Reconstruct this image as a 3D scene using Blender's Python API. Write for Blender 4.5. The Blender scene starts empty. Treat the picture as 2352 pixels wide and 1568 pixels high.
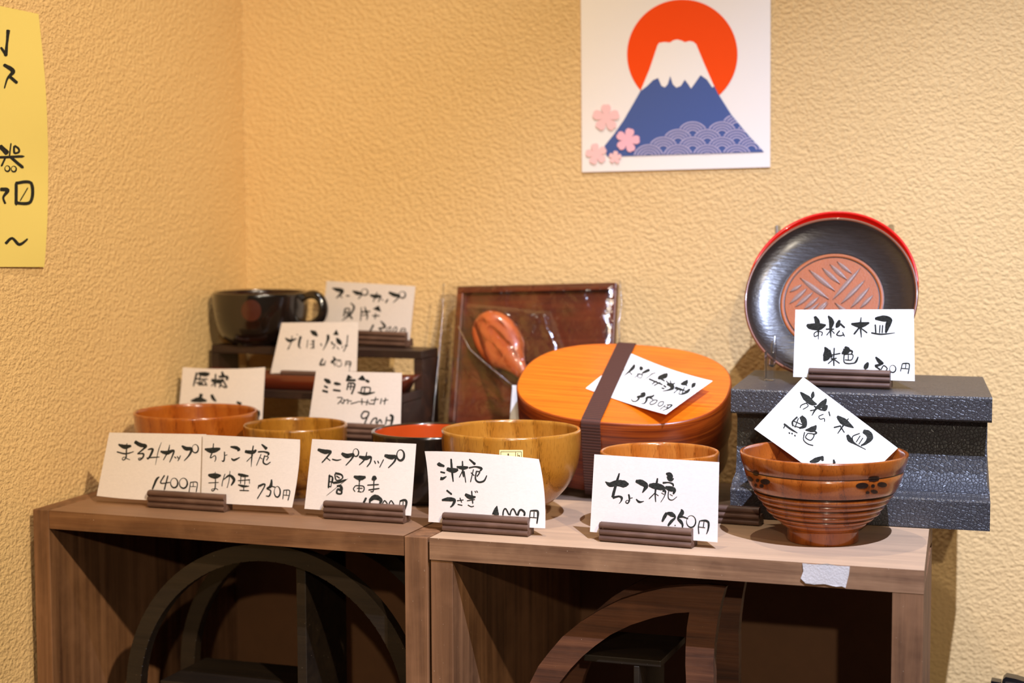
import bpy, bmesh, math, random
import numpy as np
from mathutils import Vector, Matrix
random.seed(7); rng = np.random.default_rng(7)
SC = bpy.context.scene; COL = SC.collection
PI = math.pi

# ------------------------------------------------------------------ camera (solved from the shelf's own edges)
W, H = 2352, 1568
F = 4100.; HZ = 430.; CX, CY = 1176., 784.
ROLL = math.radians(.23); PITCH = math.atan((CY-HZ)/F); YAW = math.radians(19.41521)
CAM = np.array([0.78934881, -1.14368495, 0.24211034])
def rayu(px, py):
    dx, dy = px-CX, py-CY; c, s = math.cos(ROLL), math.sin(ROLL)
    x, y = c*dx-s*dy, s*dx+c*dy
    cp, sp = math.cos(PITCH), math.sin(PITCH)
    fw = F*cp-y*sp; up = -(y*cp+F*sp)
    return np.array([x*math.cos(YAW)-fw*math.sin(YAW), fw*math.cos(YAW)+x*math.sin(YAW), up])
def ray(p): v = rayu(*p); return v/np.linalg.norm(v)
def hZ(p, z): r = ray(p); return CAM+r*((z-CAM[2])/r[2])
def hY(p, y): r = ray(p); return CAM+r*((y-CAM[1])/r[1])
def hX(p, x): r = ray(p); return CAM+r*((x-CAM[0])/r[0])
def hP(p, P0, n): r = ray(p); return CAM+r*(((np.array(P0)-CAM)@n)/(r@n))
c0 = rayu(CX, CY)/F; ax = rayu(CX+1, CY)-rayu(CX, CY); ay = rayu(CX, CY+1)-rayu(CX, CY)
cam = bpy.data.objects.new('camera', bpy.data.cameras.new('camera')); COL.objects.link(cam)
M = Matrix.Identity(4)
for i in range(3): M[i][0] = ax[i]; M[i][1] = -ay[i]; M[i][2] = -c0[i]; M[i][3] = CAM[i]
cam.matrix_world = M
cam.data.sensor_width = 36; cam.data.lens = F*36/W; cam.data.clip_start = .05
cam.data.dof.use_dof = True; cam.data.dof.focus_distance = 1.235; cam.data.dof.aperture_fstop = 6.3
SC.camera = cam

# ------------------------------------------------------------------ world, lamps, exposure
w = bpy.data.worlds.new('world'); SC.world = w; w.use_nodes = True
w.node_tree.nodes['Background'].inputs[0].default_value = (1, .80, .58, 1)
w.node_tree.nodes['Background'].inputs[1].default_value = .06
def lamp(name, loc, tgt, power, col, size, rad=.012, blend=.6):
    l = bpy.data.lights.new(name, 'SPOT'); l.energy = power; l.color = col
    l.spot_size = math.radians(size); l.spot_blend = blend; l.shadow_soft_size = rad
    o = bpy.data.objects.new(name, l); COL.objects.link(o); o.location = loc
    o.rotation_euler = (Vector(tgt)-Vector(loc)).to_track_quat('-Z', 'Y').to_euler(); return o
lamp('spot_lamp', (.92, -.62, 1.10), (.69, .22, -.20), 120, (.84, .97, 1.38), 56, .006, 1.0)
lamp('spot_lamp', (.40, -.08, 1.32), (.36, .14, .05), 24, (1, .88, .72), 62, .006, .9)
lamp('spot_lamp', (1.3, -2.4, .80), (.5, .2, .15), 74, (1, .87, .68), 60, .015, .9)
lamp('spot_lamp', (1.50, -1.3, 1.20), (0, .02, .20), 172, (1, .83, .60), 34, .02, 1.0)  # added lamp, brightens only the left wall
SC.view_settings.view_transform = 'Standard'; SC.view_settings.look = 'None'
SC.view_settings.exposure = 0.0; SC.view_settings.gamma = 1; SC.view_settings.use_curve_mapping = False

# ------------------------------------------------------------------ materials
def srgb(r, g, b): return tuple(((c/255+.055)/1.055)**2.4 if c > 10 else c/255/12.92 for c in (r, g, b))+(1,)
class NT:
    def __init__(s, name):
        s.m = bpy.data.materials.new(name); s.m.use_nodes = True; s.t = s.m.node_tree; s.n = s.t.nodes
        s.b = s.n['Principled BSDF']; s.out = s.n['Material Output']; s.co = s.n.new('ShaderNodeTexCoord').outputs['Object']
    def l(s, a, b): s.t.links.new(a, b)
    def mp(s, scale=(1, 1, 1), rot=(0, 0, 0), loc=(0, 0, 0), src=None):
        m = s.n.new('ShaderNodeMapping'); m.inputs['Scale'].default_value = scale; m.inputs['Rotation'].default_value = rot
        m.inputs['Location'].default_value = loc; s.l(src or s.co, m.inputs['Vector']); return m.outputs[0]
    def noise(s, v, scale, detail=3, rough=.5, dist=0):
        n = s.n.new('ShaderNodeTexNoise'); s.l(v, n.inputs['Vector']); n.inputs['Scale'].default_value = scale
        n.inputs['Detail'].default_value = detail; n.inputs['Roughness'].default_value = rough; n.inputs['Distortion'].default_value = dist
        return n.outputs['Fac']
    def wave(s, v, scale, dist=3, dscale=1, detail=2, kind='BANDS', d='X'):
        n = s.n.new('ShaderNodeTexWave'); s.lastw = n; s.l(v, n.inputs['Vector']); n.wave_type = kind
        if kind == 'BANDS': n.bands_direction = d
        else: n.rings_direction = d
        n.inputs['Scale'].default_value = scale; n.inputs['Distortion'].default_value = dist
        n.inputs['Detail Scale'].default_value = dscale; n.inputs['Detail'].default_value = detail; return n.outputs['Fac']
    def vor(s, v, scale, feature='F1'):
        n = s.n.new('ShaderNodeTexVoronoi'); n.feature = feature; s.l(v, n.inputs['Vector']); n.inputs['Scale'].default_value = scale
        return n.outputs['Distance']
    def ramp(s, f, pts):
        n = s.n.new('ShaderNodeValToRGB'); s.l(f, n.inputs[0]); e = n.color_ramp.elements
        while len(e) < len(pts): e.new(.5)
        for i, (p, c) in enumerate(pts): e[i].position = p; e[i].color = c if len(c) == 4 else tuple(c)+(1,)
        return n.outputs[0]
    def mix(s, f, a, b, mode='MIX'):
        n = s.n.new('ShaderNodeMix'); n.data_type = 'RGBA'; n.blend_type = mode
        for k, x in ((0, f), (6, a), (7, b)):
            if hasattr(x, 'is_linked'): s.l(x, n.inputs[k])
            else: n.inputs[k].default_value = x
        return n.outputs[2]
    def math(s, op, a, b=0.):
        n = s.n.new('ShaderNodeMath'); n.operation = op
        for k, x in ((0, a), (1, b)):
            if hasattr(x, 'is_linked'): s.l(x, n.inputs[k])
            else: n.inputs[k].default_value = x
        return n.outputs[0]
    def bump(s, h, dist, strength=1.):
        n = s.n.new('ShaderNodeBump'); s.l(h, n.inputs['Height']); n.inputs['Distance'].default_value = dist
        n.inputs['Strength'].default_value = strength; s.l(n.outputs[0], s.b.inputs['Normal']); return n.outputs[0]
    def col(s, c):
        if hasattr(c, 'is_linked'): s.l(c, s.b.inputs['Base Color'])
        else: s.b.inputs['Base Color'].default_value = c
    def rough(s, r): s.b.inputs['Roughness'].default_value = r
BW = [(0, (0, 0, 0)), (1, (1, 1, 1))]
def stucco():
    k = NT('stucco'); v = k.mp((1, 1, 1.25), (.0, .35, .0))
    a = k.noise(v, 270, 3, .55, .25); b = k.noise(v, 620, 2, .5, 0); big = k.noise(v, 9, 3)
    h = k.math('ADD', k.ramp(a, [(.36, (0, 0, 0)), (.66, (1, 1, 1))]), k.math('MULTIPLY', b, .35))
    base = k.mix(big, srgb(227, 189, 130), srgb(234, 198, 141))
    k.col(base)
    k.rough(.93); k.b.inputs['Specular IOR Level'].default_value = .15; k.bump(h, .0015, .6); return k.m
def board_wood(name, c1, c2, c3, axis, scale=1., rough=.62, top_tone=None):
    """planed plank: grain stretched along one axis"""
    k = NT(name); s = [60*scale]*3; s[axis] = 2.2*scale; v = k.mp(tuple(s))
    g = k.noise(v, 1.3, 5, .62, .8); s2 = [260*scale]*3; s2[axis] = 14*scale; fine = k.noise(k.mp(tuple(s2)), 1, 3, .6)
    sp = k.noise(k.co, 900, 1, .5); dirt = k.noise(k.co, 22, 4, .6)
    c = k.ramp(g, [(.30, c1), (.52, c2), (.72, c3)]); c = k.mix(k.math('MULTIPLY', fine, .55), c, c1)
    c = k.mix(k.ramp(dirt, [(.45, (0, 0, 0)), (.75, (.45, .45, .45))]), c, c3)
    c = k.mix(k.ramp(sp, [(.78, (0, 0, 0)), (.84, (.6, .6, .6))]), c, srgb(222, 200, 170))
    if top_tone:   # upward faces are mixed toward a paler colour
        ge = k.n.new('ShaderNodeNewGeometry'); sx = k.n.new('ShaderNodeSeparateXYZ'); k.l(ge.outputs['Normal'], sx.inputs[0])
        c = k.mix(k.math('MULTIPLY', k.ramp(sx.outputs[2], [(.6, (0, 0, 0)), (.9, (1, 1, 1))]), .5), c, top_tone)
    k.col(c); k.rough(rough)
    k.bump(k.math('ADD', fine, g), .0004, .5); return k.m
def bowl_wood(name, dark, mid, light, freq=34., tilt=.35, rough=.22, pores=.75):
    """turned bowl: flat growth bands cut by the curved surface, plus dark pores"""
    k = NT(name); v = k.mp((1, .35, .28), (0, tilt, .5)); wv = k.wave(v, freq, 1.6, 10, 2); k.lastw.wave_profile = 'SAW'
    line = tuple(a*.45+b*.55 for a, b in zip(dark, mid))
    c = k.ramp(wv, [(0, mid), (.72, light), (.90, mid), (1, line)])
    p = k.noise(k.mp((1500, 1500, 170)), 1, 2, .5); pm = k.ramp(p, [(.55, (0, 0, 0)), (.66, (1, 1, 1))])
    ba = k.ramp(wv, [(0, (.45, .45, .45)), (.6, (.35, .35, .35)), (.93, (1, 1, 1))])
    f = k.math('MULTIPLY', k.math('MULTIPLY', pm, ba), pores)
    tone = k.noise(k.co, 30, 2); c = k.mix(k.math('MULTIPLY', tone, .5), c, mid)
    c = k.mix(f, c, dark); k.col(c); k.rough(rough)
    k.b.inputs['Coat Weight'].default_value = .5; k.b.inputs['Coat Roughness'].default_value = .13
    k.bump(pm, .0001, .3); return k.m
def plain(name, c, rough=.5, bumpn=0, dist=.0002, coat=0, metal=0, spec=.5, vary=0.):
    k = NT(name); cc = c
    if vary: cc = k.mix(k.noise(k.co, 60, 4, .6), c, tuple(x*(1-vary) for x in c[:3])+(1,))
    k.col(cc); k.rough(rough); k.b.inputs['Coat Weight'].default_value = coat; k.b.inputs['Coat Roughness'].default_value = .08
    k.b.inputs['Metallic'].default_value = metal; k.b.inputs['Specular IOR Level'].default_value = spec
    if bumpn: k.bump(k.noise(k.co, bumpn, 3, .6), dist, .5)
    return k.m
def washi(name, c):
    k = NT(name); f = k.noise(k.mp((260, 260, 700), (.3, .6, .2)), 1, 5, .7, 1.5); f2 = k.noise(k.co, 45, 3)
    cc = k.mix(k.math('MULTIPLY', k.ramp(f, [(.4, (0, 0, 0)), (.7, (1, 1, 1))]), .45), c, tuple(x*.80 for x in c[:3])+(1,))
    cc = k.mix(k.math('MULTIPLY', f2, .25), cc, tuple(x*y for x, y in zip(c[:3], (.95, .88, .78)))+(1,))
    k.col(cc); k.rough(.9); k.b.inputs['Specular IOR Level'].default_value = .1; k.bump(f, .0001, .35)
    return k.m
def ink():
    k = NT('brush_ink'); f = k.noise(k.mp((500, 500, 2600), (0, .3, 0)), 1, 3, .6)
    k.col(k.ramp(f, [(.3, srgb(14, 14, 12)), (.75, srgb(64, 64, 58))])); k.rough(.85); k.b.inputs['Specular IOR Level'].default_value = .1; return k.m
def eps():
    k = NT('black_foam'); v = k.co; d = k.vor(v, 400, 'DISTANCE_TO_EDGE'); n = k.noise(v, 500, 2)
    h = k.ramp(d, [(0, (0, 0, 0)), (.12, (.8, .8, .8)), (.5, (1, 1, 1))])
    k.col(k.mix(k.ramp(d, [(0, (1, 1, 1)), (.05, (0, 0, 0))]), srgb(62, 60, 62), srgb(26, 25, 25)))
    k.rough(.38); k.b.inputs['Specular IOR Level'].default_value = .55; k.bump(k.math('ADD', h, k.math('MULTIPLY', n, .6)), .0004, .6); return k.m
def webbing():
    k = NT('elastic_webbing'); wv = k.wave(k.mp((1, 1, 1), (PI/4, 0, 0)), 170, 0, 1, 0, 'BANDS', 'Y'); wx = k.wave(k.co, 330, 0, 1, 0, 'BANDS', 'X')
    h = k.math('MULTIPLY', wv, wx); k.col(k.ramp(h, [(0, srgb(52, 26, 18)), (.7, srgb(112, 66, 52))])); k.rough(.8); k.bump(h, .0005, .8); return k.m
def film(name, base=.05, wr=90., amt=.0012):
    """cellophane: see-through with a thin mirror skin"""
    k = NT(name); n = k.n; n.remove(k.b)
    fr = n.new('ShaderNodeFresnel'); fr.inputs[0].default_value = 1.42
    f = k.noise(k.co, wr, 3, .55, .8); bp = n.new('ShaderNodeBump'); k.l(f, bp.inputs['Height']); bp.inputs['Distance'].default_value = amt
    g = n.new('ShaderNodeBsdfGlossy'); g.inputs['Roughness'].default_value = .17; t = n.new('ShaderNodeBsdfTransparent'); t.inputs[0].default_value = (.97, .97, .97, 1)
    k.l(bp.outputs[0], g.inputs['Normal']); k.l(bp.outputs[0], fr.inputs['Normal'])
    mx = n.new('ShaderNodeMixShader'); k.l(k.math('ADD', fr.outputs[0], base), mx.inputs[0]); k.l(t.outputs[0], mx.inputs[1]); k.l(g.outputs[0], mx.inputs[2])
    k.l(mx.outputs[0], k.out.inputs[0]); return k.m
MT = dict(
    stucco=stucco(),
    shelfx=board_wood('shelf_wood_long', srgb(70, 40, 18), srgb(120, 78, 44), srgb(150, 106, 68), 0, 1., .62, srgb(150, 116, 88)),
    shelfz=board_wood('shelf_wood_upright', srgb(76, 46, 24), srgb(126, 86, 54), srgb(158, 112, 76), 2),
    shelfr=board_wood('shelf_wood_pale', srgb(88, 56, 34), srgb(144, 104, 72), srgb(178, 136, 98), 0, 1., .62, srgb(216, 184, 150)),
    shelfold=board_wood('shelf_wood_grey', srgb(84, 66, 54), srgb(118, 98, 84), srgb(140, 120, 104), 0),
    b1=bowl_wood('bowl_wood_red', srgb(96, 37, 6), srgb(151, 75, 18), srgb(172, 96, 30), 30, .3),
    b2=bowl_wood('bowl_wood_olive', srgb(60, 30, 5), srgb(137, 86, 22), srgb(168, 116, 39), 26, .5),
    b4=bowl_wood('bowl_wood_golden', srgb(79, 43, 8), srgb(156, 99, 29), srgb(177, 122, 46), 24, .3),
    b5=bowl_wood('bowl_wood_amber', srgb(94, 44, 10), srgb(163, 89, 27), srgb(185, 116, 48), 26, .2),
    b6=bowl_wood('bowl_wood_carved', srgb(70, 28, 6), srgb(142, 68, 18), srgb(168, 90, 30), 30, -.4),
    lacq=plain('black_lacquer', srgb(20, 13, 9), .22, coat=.8),
    redlac=plain('red_brown_lacquer', srgb(186, 72, 26), .2, coat=.7, vary=.25),
    vermil=plain('vermilion_lacquer', srgb(206, 20, 10), .25, coat=.6),
    washi=washi('washi_paper', srgb(222, 211, 203)), paper=washi('smooth_card', srgb(244, 243, 240)),
    ink=ink(), foam=eps(), web=webbing(), film=film('cellophane', .05), film2=film('crumpled_cellophane', .05, 70, .0022), seam_glint=film('film_seam_glint', .42, 300, .002),  # last film is extra bright: highlights along the bag edges built in
)
def plate_wood():
    k = NT('dark_plate_lacquer'); f = k.noise(k.mp((90, 500, 500)), 1, 3, .6); k.col(k.mix(f, srgb(34, 26, 22), srgb(50, 40, 35))); k.rough(.30)
    k.b.inputs['Coat Weight'].default_value = .5; k.b.inputs['Coat Roughness'].default_value = .22; k.bump(f, .0006, .5); return k.m
MT['plate'] = plate_wood()
MT['platebrown'] = plain('brown_plate_wood', srgb(166, 84, 26), .5, 700, .0003, vary=.35)
MT['platerim'] = plain('brown_rim_lacquer', srgb(112, 60, 34), .35, coat=.3)
MT['groove'] = plain('groove_black', srgb(34, 16, 8), .4)
MT['carve'] = plain('carved_cut', srgb(136, 108, 98), .35, 900, .0003)
def bento_wood():
    k = NT('bento_wood'); g = k.noise(k.mp((12, 400, 60)), 1, 4, .6, .3); d = k.noise(k.mp((38, 900, 90)), 1, 2, .5)
    c = k.ramp(g, [(.3, srgb(200, 88, 8)), (.5, srgb(216, 106, 12)), (.72, srgb(228, 124, 22))])
    c = k.mix(k.ramp(d, [(.62, (0, 0, 0)), (.72, (.8, .8, .8))]), c, srgb(140, 54, 6)); k.col(c); k.rough(.3)
    k.b.inputs['Coat Weight'].default_value = .45; k.b.inputs['Coat Roughness'].default_value = .2; k.bump(g, .0002, .4); return k.m
MT['bento'] = bento_wood()
def bento_shaded_side():
    k = NT('bento_shaded_wood'); g = k.noise(k.mp((14, 14, 560)), 1, 4, .6, .4)  # shade on the box sides put into a darker wood colour
    k.col(k.ramp(g, [(.3, srgb(92, 30, 6)), (.5, srgb(136, 54, 10)), (.7, srgb(176, 84, 22))])); k.rough(.32)
    k.b.inputs['Coat Weight'].default_value = .4; k.b.inputs['Coat Roughness'].default_value = .2; return k.m
MT['bentoshade'] = bento_shaded_side()
MT['holder'] = board_wood('walnut', srgb(48, 30, 22), srgb(92, 64, 50), srgb(138, 106, 88), 0, 2.2, .5)
MT['stand'] = board_wood('dark_stand_wood', srgb(34, 20, 14), srgb(48, 30, 22), srgb(74, 44, 30), 0, 1., .45)
MT['dish'] = plain('dark_red_lacquer', srgb(96, 36, 16), .3, coat=.5, vary=.3)
MT['tray'] = board_wood('tray_wood', srgb(70, 24, 8), srgb(108, 42, 16), srgb(134, 58, 24), 0, 1.2, .35)
MT['spoon'] = plain('spoon_wood', srgb(206, 100, 46), .35, coat=.4, vary=.2)
MT['ring'] = board_wood('black_stained_wood', srgb(22, 14, 8), srgb(34, 24, 14), srgb(46, 34, 20), 0, 1., .5)
MT['crescent'] = board_wood('brown_stained_wood', srgb(52, 28, 16), srgb(96, 56, 34), srgb(124, 76, 46), 0, 1.6, .55)
MT['darkin'] = plain('added_back_brown', srgb(112, 72, 38), .6, vary=.3); MT['muginside'] = plain('dark_mug_inside', srgb(46, 22, 12), .25, coat=.5)  # first one colours the backs added to darken the bays
MT['yellow'] = plain('yellow_paper', srgb(238, 216, 122), .85, 300, .0002, spec=.15)
MT['poster'] = plain('poster_paper', srgb(246, 238, 230), .7, spec=.2)
for n_, c_ in dict(pr_sun=(250, 78, 14), pr_blue=(78, 96, 150), pr_snow=(248, 240, 230), pr_wave=(196, 186, 212), pr_pink=(248, 200, 196), pr_pink2=(248, 186, 196)).items():
    MT[n_] = plain('print_'+n_[3:], srgb(*c_), .7, spec=.15)
MT['tape'] = plain('torn_tape', srgb(214, 204, 196), .8, 900, .0008, vary=.25)
MT['sticker'] = plain('cream_sticker', srgb(248, 226, 160), .6); MT['stickerink'] = plain('sticker_ink', srgb(70, 50, 20), .7)
MT['blackpl'] = plain('black_plastic', srgb(18, 17, 20), .25); MT['steel'] = plain('brushed_steel', srgb(150, 152, 160), .25, metal=1)
MT['floor'] = board_wood('floor_wood', srgb(70, 46, 30), srgb(96, 66, 44), srgb(118, 84, 56), 0, .3)
MT['acrylic'] = film('clear_acrylic', .10, 400, .0001)

# ------------------------------------------------------------------ object helpers
def link(name, me, mat, parent=None, smooth=False):
    o = bpy.data.objects.new(name, me); COL.objects.link(o)
    for m in (mat if isinstance(mat, (list, tuple)) else [mat]): me.materials.append(MT[m])
    if parent is not None:
        o.parent = parent
    if smooth: me.polygons.foreach_set('use_smooth', [True]*len(me.polygons))
    return o
def from_pts(name, V, Fc, mat, parent=None, smooth=False, off=(0, 0, 0)):
    me = bpy.data.meshes.new(name); off = np.array(off, float)
    me.from_pydata([tuple(np.array(v)-off) for v in V], [], Fc); me.update(); me.validate()
    return link(name, me, mat, parent, smooth)
def tag(o, label, cat, group=None):
    o['label'] = label; o['category'] = cat
    if group: o['group'] = group
    return o
def thing(name, label, cat, loc=(0, 0, 0), rot=(0, 0, 0), group=None):
    e = bpy.data.objects.new(name, None); COL.objects.link(e); e.empty_display_size = .02
    e.location = loc; e.rotation_euler = rot; return tag(e, label, cat, group)
def struct(o): o['kind'] = 'structure'; return o
def box_bm(bm, x0, x1, y0, y1, z0, z1):
    vs = [bm.verts.new((x, y, z)) for x in (x0, x1) for y in (y0, y1) for z in (z0, z1)]
    for f in ((0, 1, 3, 2), (4, 6, 7, 5), (0, 4, 5, 1), (2, 3, 7, 6), (0, 2, 6, 4), (1, 5, 7, 3)): bm.faces.new([vs[i] for i in f])
def box(name, x0, x1, y0, y1, z0, z1, mat, parent=None, bev=.0006):
    bm = bmesh.new(); box_bm(bm, x0, x1, y0, y1, z0, z1)
    if bev: bmesh.ops.bevel(bm, geom=bm.edges[:], offset=bev, segments=2, affect='EDGES', profile=.5)
    me = bpy.data.meshes.new(name); bm.to_mesh(me); bm.free(); return link(name, me, mat, parent)
def prism(name, P, Q, mat, parent=None, smooth=False, off=(0, 0, 0)):
    """closed solid between matching outlines P and Q (lists of 3D points); P faces the viewer"""
    n = len(P); V = list(P)+list(Q); Fc = [list(range(n)), list(range(2*n-1, n-1, -1))]
    Fc += [[(i+1) % n, i, n+i, n+(i+1) % n] for i in range(n)]
    o = from_pts(name, V, Fc, mat, parent, smooth, off); bm = bmesh.new(); bm.from_mesh(o.data)
    bmesh.ops.recalc_face_normals(bm, faces=bm.faces[:]); bm.to_mesh(o.data); bm.free(); return o
def lathe(name, prof, mat, parent=None, seg=96, matidx=None):
    """prof: list of (r, z) from the outer bottom centre round the rim to the inner bottom centre"""
    V = []; Fc = []; idx = []
    for i, (r, z) in enumerate(prof):
        for j in range(seg): a = 2*PI*j/seg; V.append((r*math.cos(a), r*math.sin(a), z))
    for i in range(len(prof)-1):
        for j in range(seg):
            k2 = (j+1) % seg; Fc.append((i*seg+j, i*seg+k2, (i+1)*seg+k2, (i+1)*seg+j)); idx.append(matidx[i] if matidx else 0)
    o = from_pts(name, V, Fc, mat, parent, True); o.data.polygons.foreach_set('material_index', idx)
    bm = bmesh.new(); bm.from_mesh(o.data); bmesh.ops.remove_doubles(bm, verts=bm.verts[:], dist=1e-6); bmesh.ops.recalc_face_normals(bm, faces=bm.faces[:]); bm.to_mesh(o.data); bm.free()
    return o
def catmull(P, n=6, closed=False):
    P = np.array(P, float); out = []; m = len(P)
    if m == 2 and not closed: return np.array([P[0]+(P[1]-P[0])*t for t in np.linspace(0, 1, n+1)])
    g = (lambda i: P[i % m]) if closed else (lambda i: P[min(max(i, 0), m-1)])
    for i in range(m if closed else m-1):
        a, b, c, d = g(i-1), g(i), g(i+1), g(i+2)
        for t in np.linspace(0, 1, n, endpoint=False):
            out.append(.5*((2*b)+(-a+c)*t+(2*a-5*b+4*c-d)*t*t+(-a+3*b-3*c+d)*t**3))
    if not closed: out.append(P[-1])
    return np.array(out)
def tube(name, pts, r, mat, parent=None, seg=12, flat=1., closed=False):
    P = [Vector(p) for p in pts]; V = []; Fc = []; n = len(P); up = None
    for i in range(n):
        t = ((P[(i+1) % n]-P[i-1]) if closed else (P[min(i+1, n-1)]-P[max(i-1, 0)])).normalized()
        if up is None: up = t.orthogonal().normalized()
        s = t.cross(up).normalized(); up = s.cross(t).normalized()
        rr = r[i] if hasattr(r, '__len__') else r
        for j in range(seg):
            a = 2*PI*j/seg; V.append(tuple(P[i]+s*math.cos(a)*rr+up*math.sin(a)*rr*flat))
    for i in range(n if closed else n-1):
        for j in range(seg): k2 = (j+1) % seg; q = (i+1) % n; Fc.append((i*seg+j, i*seg+k2, q*seg+k2, q*seg+j))
    if not closed: Fc += [list(range(seg))[::-1], list(range((n-1)*seg, n*seg))]
    return from_pts(name, V, Fc, mat, parent, True)

# ------------------------------------------------------------------ setting
WX, WY = -.008, .3636
def wall(name, a, b, horiz):
    o = from_pts(name, a, [list(range(len(a)))], 'stucco'); return struct(o)
bm_ = .04
prism_ = prism('wall_back', [(WX-.04, WY, -.8), (1.7, WY, -.8), (1.7, WY, 1.5), (WX-.04, WY, 1.5)], [(WX-.04, WY+bm_, -.8), (1.7, WY+bm_, -.8), (1.7, WY+bm_, 1.5), (WX-.04, WY+bm_, 1.5)], 'stucco'); struct(prism_)
wl_ = prism('wall_left', [(WX, -1.6, -.8), (WX, WY-.0002, -.8), (WX, WY-.0002, 1.5), (WX, -1.6, 1.5)], [(WX-.035, -1.6, -.8), (WX-.035, WY-.0002, -.8), (WX-.035, WY-.0002, 1.5), (WX-.035, -1.6, 1.5)], 'stucco'); struct(wl_)
struct(box('floor', WX-.04, 1.7, -1.9, WY+.04, -.84, -.8, 'floor', None, 0))

# ------------------------------------------------------------------ shelf units
T = .0142; YS = -.0095; BOT = -.30; YB = .163; YB2 = .292
def unit(label, x0, x1, style):
    t = thing('box_shelf', label, 'shelf')
    if style == 'left':
        box('side_panel', 0, T, -.001, YB2, -.80, 0, 'shelfz', t); box('side_panel', .3089, .3262, YS+.001, YB2, -.80, -.0002, 'shelfz', t)
        P = [(T+.0003, -.0010, 0), (.3084, YS+.001, 0), (.3084, YB, 0), (T+.0003, YB, 0)]
        prism('top_board', P, [(a, b, -.0140) for a, b, _ in P], 'shelfx', t)
        box('added_back', T+.0005, .3084, YB2-.002, YB2+.004, -.80, -.018, 'darkin', t); box('back_board', T+.0003, .3084, YB+.003, YB2, -.0160, -.0016, 'shelfold', t); box('lower_board', T, .3088, 0, YB2, BOT-.014, BOT, 'shelfx', t)  # back panel added to keep the left bay dark
    else:
        P = [(.3282, YS, 0), (.6652, -.0098, 0), (.6525, YB-.03, 0), (.6515, YB, 0), (.3282, YB, 0)]
        prism('top_board', P, [(a, b, -.0152) for a, b, _ in P], 'shelfr', t)
        box('side_panel', .3286, .3450, YS+.001, YB2, -.80, -.0154, 'shelfz', t)
        P = [(.6455, -.0095, -.0154), (.6650, -.0095, -.0154), (.6515, YB, -.0154), (.632, YB, -.0154)]
        prism('side_panel', P, [(a, b, -.80) for a, b, _ in P], 'shelfz', t)
        box('back_board', .3286, .60, YB+.003, YB2, -.0170, -.0020, 'shelfold', t); box('lower_board', .3452, .6320, 0, YB2-.13, BOT-.014, BOT, 'shelfx', t)
        box('added_back', .3452, .615, YB2-.002, YB2+.004, -.80, -.018, 'darkin', t)  # panel added behind the right bay to darken it
        # torn tape on the front edge
        px = [(1843, 1293), (1870, 1296), (1900, 1294), (1925, 1299), (1952, 1300), (1950, 1318), (1946, 1334), (1942, 1350), (1933, 1346), (1920, 1347), (1895, 1341), (1870, 1342), (1850, 1339), (1839, 1328), (1845, 1312)]
        A = [hY(p, -.0106-.0006*random.random()) for p in px]; prism('torn_tape', A, [hY(p, -.0100) for p in px], 'tape', t)
    return t
unit('left open wooden box shelf against the corner, holding the black ring frame', 0, .32, 'left')
unit('right open wooden box shelf with torn white tape on its front edge', .33, .66, 'right')

# ring frame in the left bay
def plate_y(name, X, Z, y0, y1, mat, parent):
    return prism(name, [(x, y0, z) for x, z in zip(X, Z)], [(x, y1, z) for x, z in zip(X, Z)], mat, parent)
def ring(name, cx, cz, ro, ri, y0, y1, mat, parent, n=96):
    V = []; Fc = []
    for k_ in range(n):
        a = 2*PI*k_/n; c, s = math.cos(a), math.sin(a)
        V += [(cx+ro*c, y0, cz+ro*s), (cx+ri*c, y0, cz+ri*s), (cx+ri*c, y1, cz+ri*s), (cx+ro*c, y1, cz+ro*s)]
    for k_ in range(n):
        q = (k_+1) % n
        for e in range(4): f = (e+1) % 4; Fc.append((k_*4+e, k_*4+f, q*4+f, q*4+e))
    o = from_pts(name, V, Fc, mat, parent); bm = bmesh.new(); bm.from_mesh(o.data); bmesh.ops.recalc_face_normals(bm, faces=bm.faces[:])
    bmesh.ops.bevel(bm, geom=[e for e in bm.edges if abs(e.verts[0].co.y-e.verts[1].co.y) < 1e-6 and abs(math.hypot(e.verts[0].co.x-cx, e.verts[0].co.z-cz)-math.hypot(e.verts[1].co.x-cx, e.verts[1].co.z-cz)) < 1e-5], offset=.0006, segments=1)
    bm.to_mesh(o.data); bm.free(); return o
t = thing('ring_display_shelf', 'round black wooden ring frame standing inside the left shelf bay', 'display shelf')
ring('front_ring', .1868, -.1412, .1218, .1092, .020, .030, 'ring', t); ring('rear_ring', .1868, -.1412, .1218, .1092, .102, .112, 'ring', t)
dx0, dx1 = hY((681, 1400), .0305)[0], hY((703, 1400), .0305)[0]
box('divider', dx0, dx1, .0305, .1015, -.2505, -.0375, 'ring', t); box('shelf_plate', .0885, dx0-.0003, .0305, .1015, -.141, -.133, 'ring', t)
box('foot', .14, .24, .0305, .1015, BOT+.0005, -.2630, 'ring', t)
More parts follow.
